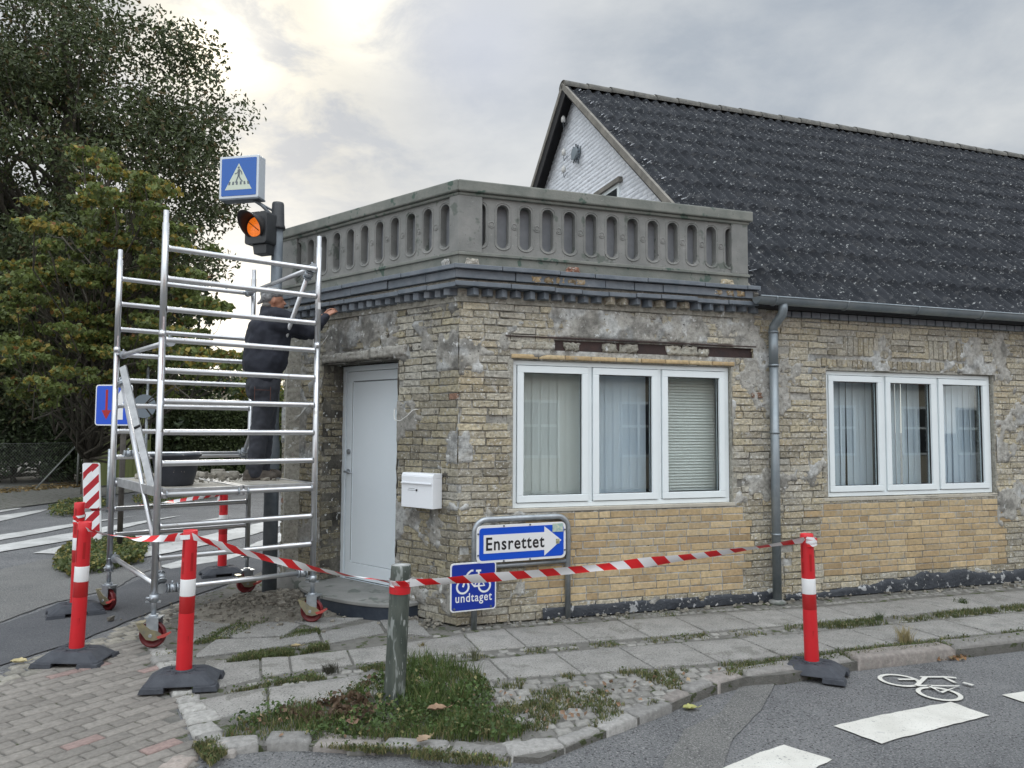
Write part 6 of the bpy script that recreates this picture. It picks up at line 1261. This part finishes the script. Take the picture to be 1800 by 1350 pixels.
# ================================================================== trees, hedge, fences, houses
def limb(mb, p0, p1, r0, r1, wob=.05, n=8, k=6):
    p0, p1 = np.array(p0, float), np.array(p1, float); L = np.linalg.norm(p1-p0); pts = [p0+(p1-p0)*i/k+(rng.normal(0, wob*L, 3)*(0 < i < k)) for i in range(k+1)]; mb.path(pts, list(np.linspace(r0, r1, k+1)), n, cap=False); return pts
def tree(name, label, cat, base, top, r0, clumps, nleaf, size, colf, m_, group=None, kids=3, flat=0., asp=.6, limbs=True, spread=1.):
    """clumps: (N,4) centres and radii; limbs run from the trunk to every clump"""
    T = thing(name, label, cat, base, group); mb = MB(); zs_ = .40 if name == 'maple_tree' else .72; base = np.array(base, float); top = np.array(top, float); tr = limb(mb, base, top, r0, r0*.25, .015, 12, 10); C_ = np.array(clumps)
    if limbs:
        for c in C_[::max(1, len(C_)//90)]:
            f_ = np.clip((c[2]-base[2])/(top[2]-base[2])-.22-.1*rng.random(), .12, .92); s = tr[int(f_*10)]; pts = limb(mb, s, c[:3], r0*.32*(1-f_*.6), .012, .05, 6, 5)
            for _ in range(kids): limb(mb, pts[rng.integers(2, 6)], c[:3]+rng.normal(0, c[3]*.6, 3), .012, .004, .08, 4, 3)
    mb.build('trunk', M['bark'], T, fix=False)
    tot = (C_[:, 3]**2).sum(); mb = MB(); PP = []; CC = []
    for c in C_:
        n = int(nleaf*c[3]**2/tot)+4; d = rng.normal(size=(n, 3)); d /= np.linalg.norm(d, axis=1)[:, None]; r = c[3]*rng.uniform(.1, 1, n)**.5; p = c[:3]+d*r[:, None]*np.array([1.15, 1.15, zs_])*spread; PP.append(p); CC.append(colf(n, p))
    P = np.concatenate(PP); cl = np.concatenate(CC); leaves(mb, P, rng.uniform(.7, 1.25, len(P))*size, cl, flat, asp, .3); mb.build('crown', m_, T, fix=False); return T
def dark(n, p): c = np.array((.062, .082, .030))*rng.uniform(.5, 1.4, (n, 1)); k = rng.random(n) < .10; c[k] = np.array((.12, .09, .035))*rng.uniform(.6, 1.2, (k.sum(), 1)); return c
def deep(n, p): return np.array((.040, .060, .024))*rng.uniform(.5, 1.4, (n, 1))
def maple(n, p):
    c = np.array((.125, .16, .045))*rng.uniform(.6, 1.4, (n, 1)); a = rng.random(); k = rng.random(n) < (.10 if a < .75 else .4); c[k] = np.array((.30, .235, .05))*rng.uniform(.7, 1.1, (k.sum(), 1)); k = rng.random(n) < .02; c[k] = (.22, .11, .04); return c
# large tree: clumps spread over a domed crown
cl = []; cc_ = np.array([-14.6, 24, 8.3]); rd = np.array([7.1, 4.6, 8.2])
while len(cl) < 430:
    d = rng.normal(size=3); d /= np.linalg.norm(d); r = rng.uniform(.25, 1)**.45; p = cc_+d*r*rd*.93
    if p[2] < 2.2: continue
    px = 900+p[0]/p[1]*1350; py = 755-(p[2]-1.68)/p[1]*1350
    if px > 418 or (py > 300 and px > 418-(py-300)*.4) or (py < 120 and px > 300+py*.9): continue
    q = fbm(np.array([p[0]*.45]), np.array([p[2]*.45]), 77)[0]
    if q < .39 and p[2] > 5: continue
    cl.append((*p, rng.uniform(.55, 1.15)))
n0_ = len(cl)
while len(cl) < n0_+120:
    d = rng.normal(size=3); d /= np.linalg.norm(d); p = np.array([-17.2, 24, 13.2])+d*rng.uniform(.2, 1)**.45*np.array([4.3, 3.6, 5.0]); cl.append((*p, rng.uniform(.55, 1.1)))
tree('chestnut_tree', 'large dark broad leaved tree filling the upper left of the view', 'tree', (-14.2, 24.2, 0), (-14.6, 24, 14.5), .42, cl, 105000, .17, dark, M['leafdk'], 'trees beyond the crossing', kids=4, asp=.5)
cl = []
while len(cl) < 150:
    p = np.array([rng.uniform(-21, -10.6), rng.uniform(24.5, 28), rng.uniform(1.2, 8.6)])
    if p[2] > 8.9-.55*max(0, p[0]+15) or (p[0] > -11.6 and p[2] > 4.6): continue
    cl.append((*p, rng.uniform(.8, 1.3)))
tree('ivy_tree', 'dense dark evergreen tree low at the far left behind the wire fence', 'tree', (-15.5, 26, 0), (-15.5, 26, 8), .3, cl, 42000, .24, deep, M['leafdk'], 'trees beyond the crossing', kids=1)
cl = []
while len(cl) < 60: cl.append((rng.uniform(-19, -11.2), rng.uniform(22.4, 24.2), rng.uniform(.3, 2.6), rng.uniform(.5, .9)))
tree('dark_shrub', 'dark overgrown shrub directly behind the wire fence', 'shrub', (-15, 23.3, 0), (-15, 23.3, 2), .08, cl, 17000, .13, deep, M['leafdk'], None, kids=1)
# young maple with turning leaves
dm = 17.5; cl = []
for px, py, r_, k in ((170, 310, 40, 4), (215, 350, 45, 5), (270, 330, 35, 4), (300, 390, 35, 3), (250, 430, 50, 6), (180, 410, 45, 5), (60, 400, 35, 4), (40, 470, 30, 4), (95, 470, 40, 5), (140, 500, 45, 6), (210, 500, 50, 7), (290, 490, 45, 6), (350, 470, 26, 2), (360, 530, 25, 2), (375, 560, 16, 1), (60, 560, 40, 5), (25, 610, 35, 4), (120, 590, 45, 6), (200, 590, 50, 7), (280, 580, 45, 6), (330, 610, 32, 3), (410, 620, 12, 1), (385, 655, 20, 2), (310, 655, 38, 5), (230, 650, 45, 6), (130, 650, 40, 5), (50, 660, 35, 4), (150, 690, 25, 3), (90, 700, 22, 2), (20, 520, 35, 3), (300, 430, 30, 3), (150, 270, 20, 2), (440, 640, 14, 2)):
    for _ in range(k*2-1):
        c = AT(px+rng.normal(0, r_*.8), py+rng.normal(0, r_*.62), dm+rng.normal(0, .9)); cl.append((*c, rng.uniform(.16, .36)))
tree('maple_tree', 'young maple with yellowing green leaves in front of the big dark tree', 'tree', AT(150, 862, 19.5)*[1, 1, 0], AT(200, 290, 18), .12, cl, 21000, .125, maple, M['leaf'], 'trees beyond the crossing', kids=2, flat=.25, asp=.85)
# hedge
hc0, hc1 = AT(262, 800, 25), AT(520, 800, 27); hc0[2] = hc1[2] = 0; HG = thing('hedge', 'long clipped dark green hedge behind the scaffold', 'hedge', (hc0+hc1)/2)
hx = (hc1-hc0); hl = np.linalg.norm(hx); hx /= hl; hn = np.array([hx[1], -hx[0], 0]); FH_ = Fr(hc0, hx, hn); mb = MB(); mb.box(FH_, (0, hl), (-.6, .5), (.05, 2.15)); mb.build('branch_core', mat('dark hedge inside', (.012, .018, .008), rough=1), HG)
mb = MB(); n = 26000; a_, z_ = rng.uniform(-.2, hl+.2, n), rng.uniform(0, 2.3, n); e = .6+.22*fbm(a_*1.8, z_*1.8, 15)+rng.uniform(-.18, .08, n)+.1*fbm(a_*6, z_*6, 16)
k = rng.random(n) < .22; z_[k] = 2.2+.25*fbm(a_[k]*1.2, a_[k]*0, 12)+rng.uniform(-.1, .12, k.sum()); e[k] = rng.uniform(-.6, .7, k.sum()); P = FH_(a_, e, z_); leaves(mb, P, rng.uniform(.07, .13, n), np.array((.060, .082, .028))*rng.uniform(.4, 1.5, (n, 1)), 0, .6, .3); mb.build('foliage', M['leafdk'], HG, fix=False)
cl = [(*AT(495+rng.normal(0, 6), 700+rng.normal(0, 35), 20), .3) for _ in range(10)]
tree('shrub', 'yellow green shrub glimpsed between the worker and the brick wall', 'shrub', AT(497, 850, 20)*[1, 1, 0], AT(497, 690, 20), .05, cl, 900, .12, maple, M['leaf'], None, kids=1, flat=.2)
for px, py, dd, s_, lab in ((440, 690, 42, 1.6, 'pale green garden tree in front of the far houses, beside the worker'), (300, 700, 40, 1.5, 'green garden tree behind the left end of the hedge')):
    cl = [(*(AT(px, py, dd)+rng.normal(0, 1, 3)*[s_*.8, .6, s_*.45]), rng.uniform(.5, .9)) for _ in range(22)]
    tree('garden_tree', lab, 'tree', AT(px, 780, dd)*[1, 1, 0], AT(px, py, dd), .12, cl, 3200, .24, maple, M['leaf'], 'garden trees by the far houses', kids=1, flat=.2)
def house(p, ang, w_, l_, eh, rh, label, rm, group='houses beyond the hedge'):
    H_ = thing('house', label, 'house', p, group); u = np.array([math.cos(ang), math.sin(ang), 0]); f = Fr(np.array(p, float), u, np.array([u[1], -u[0], 0])); mb = MB(); mb.prism([(-w_/2, 0), (w_/2, 0), (w_/2, eh), (0, eh+rh-.1), (-w_/2, eh)], f, -l_, 0); mb.build('wall', M['render'], H_)
    mb = MB(); o_ = .35; sl_ = rh/(w_/2)
    for s in (-1, 1): mb.prism([(0, eh+rh), (s*(w_/2+o_), eh-o_*sl_), (s*(w_/2+o_), eh-o_*sl_+.16), (0, eh+rh+.16)], f, -l_-.3, .3)
    R_ = mb.build('roof', rm, H_); mb = MB(); mb.box(f, (-.35, .35), (-l_*.5-.3, -l_*.5+.3), (eh+rh-.5, eh+rh+.8)); mb.build('chimney', M['redroof'], R_)
    for s in (-1, 1):
        mb = MB(); mb.box(f, (s*w_*.22-.5, s*w_*.22+.5), (.0, .05), (1.0, 2.2)); W_ = mb.build('window', M['white'], H_); mb = MB(); mb.box(f, (s*w_*.22-.42, s*w_*.22+.42), (.05, .06), (1.08, 2.12)); mb.build('pane', M['opaqueglass'], W_)
a_ = AT(352, 800, 62)*[1, 1, 0]; house(a_, .2, 6.5, 9, 2.7, 3.1, 'far house with a steep red tiled gable roof, left of the pair beyond the hedge', M['redroof'])
a_ = AT(378, 800, 66)*[1, 1, 0]; house(a_, -.2, 5, 9, 3.2, 2.7, 'far house with a red roof partly hidden between two gables', M['redroof'])
a_ = AT(425, 800, 58)*[1, 1, 0]; house(a_, .05, 7, 9, 2.4, 3.0, 'far house with a grey gable roof nearest the worker', M['verge'])
# wire fence and boarded fence
p0, p1 = G(-260, 885), G(136, 856); fx = (p1-p0); fl = np.linalg.norm(fx); fx /= fl; FW = Fr(p0, fx, np.array([fx[1], -fx[0], 0])); WF = thing('wire_fence', 'diamond mesh wire fence with thin posts in front of the dark shrubs', 'fence', (p0+p1)/2)
for u_ in (fl, fl-3.0, fl-6): mb = MB(); mb.tube(FW(u_, 0, 0), FW(u_, 0, 1.35), .028); mb.build('post', M['wire'], WF)
mb = MB(); mb.tube(FW(fl-1.3, .05, 0), FW(fl-.05, .0, 1.2), .02); mb.tube(FW(0, 0, 1.25), FW(fl, 0, 1.25), .006, n=5); mb.tube(FW(0, 0, .1), FW(fl, 0, .1), .006, n=5)
V = []; Fs = []; s_ = .085; hw = .0032; n_ = int(fl/s_)
for i in range(-14, n_):
    for sg in (1, -1):
        u_ = i*s_; ua_, ub_ = (u_, u_+1.15) if sg > 0 else (u_+1.15, u_); za_, zb2 = .1, 1.25
        if min(ua_, ub_) < 0 or max(ua_, ub_) > fl: continue
        b0 = len(V); V += [FW(ua_-hw, .004*sg, za_), FW(ua_+hw, .004*sg, za_), FW(ub_+hw, .004*sg, zb2), FW(ub_-hw, .004*sg, zb2)]; Fs.append((b0, b0+1, b0+2, b0+3))
mb.add(V, Fs, smooth=False); mb.build('mesh_panel', M['wire'], WF, fix=False)
p0, p1 = AT(153, 845, 21.5)*[1, 1, 0], AT(262, 835, 22.8)*[1, 1, 0]; fx = (p1-p0); fl = np.linalg.norm(fx); fx /= fl; FW = Fr(p0, fx, np.array([fx[1], -fx[0], 0])); BF = thing('board_fence', 'green stained vertical board fence beside the maple trunk', 'fence', (p0+p1)/2); mb = MB(); u_ = 0; k = 0
while u_ < fl: mb.box(FW, (u_, min(u_+.115, fl)), (0, .022+.02*(k % 2)), (.05, 1.98+.02*(k % 3))); u_ += .112; k += 1
mb.build('boards', M['fence'], BF); mb = MB(); mb.box(FW, (0, fl), (-.06, -.001), (.4, .5)); mb.box(FW, (0, fl), (-.06, -.001), (1.6, 1.7)); mb.build('rail', M['fence'], BF)
p0, p1 = AT(60, 845, 24.3)*[1, 1, 0], AT(158, 845, 22)*[1, 1, 0]
# house across the street, seen only in the window glass
FO = Fr(FR(0, 13.2, 0), UR, -NR); OH = thing('house', 'cream rendered house across the street, seen reflected in the window glass', 'house', FO(3, -4, 0), 'houses across the street')
mb = MB(); mb.box(FO, (-9, 20), (-8, 0), (0, 3.4)); mb.build('wall', M['render'], OH); mb = MB(); mb.prism([(-8.6, 3.2), (.4, 3.2), (-4, 6.4)], Fr(FO(-9.3, 0, 0), -NR, UR), 0, 29.6); mb.build('roof', M['redroof'], OH)
us_ = [hit(FR, px, 760, -13.2)[0] for px in (950, 1125, 1615, 1710)]+[-4, 13, 16]
for u_ in us_:
    mb = MB(); mb.box(FO, (u_-.6, u_+.6), (.0, .05), (.9, 2.5)); W_ = mb.build('window', M['white'], OH); mb = MB()
    for a_, b_, c_, d_ in ((-.52, -.04, .98, 1.75), (.04, .52, .98, 1.75), (-.52, -.04, 1.83, 2.42), (.04, .52, 1.83, 2.42)): mb.box(FO, (u_+a_, u_+b_), (.045, .06), (c_, d_))
    mb.build('pane', M['opaqueglass'], W_)
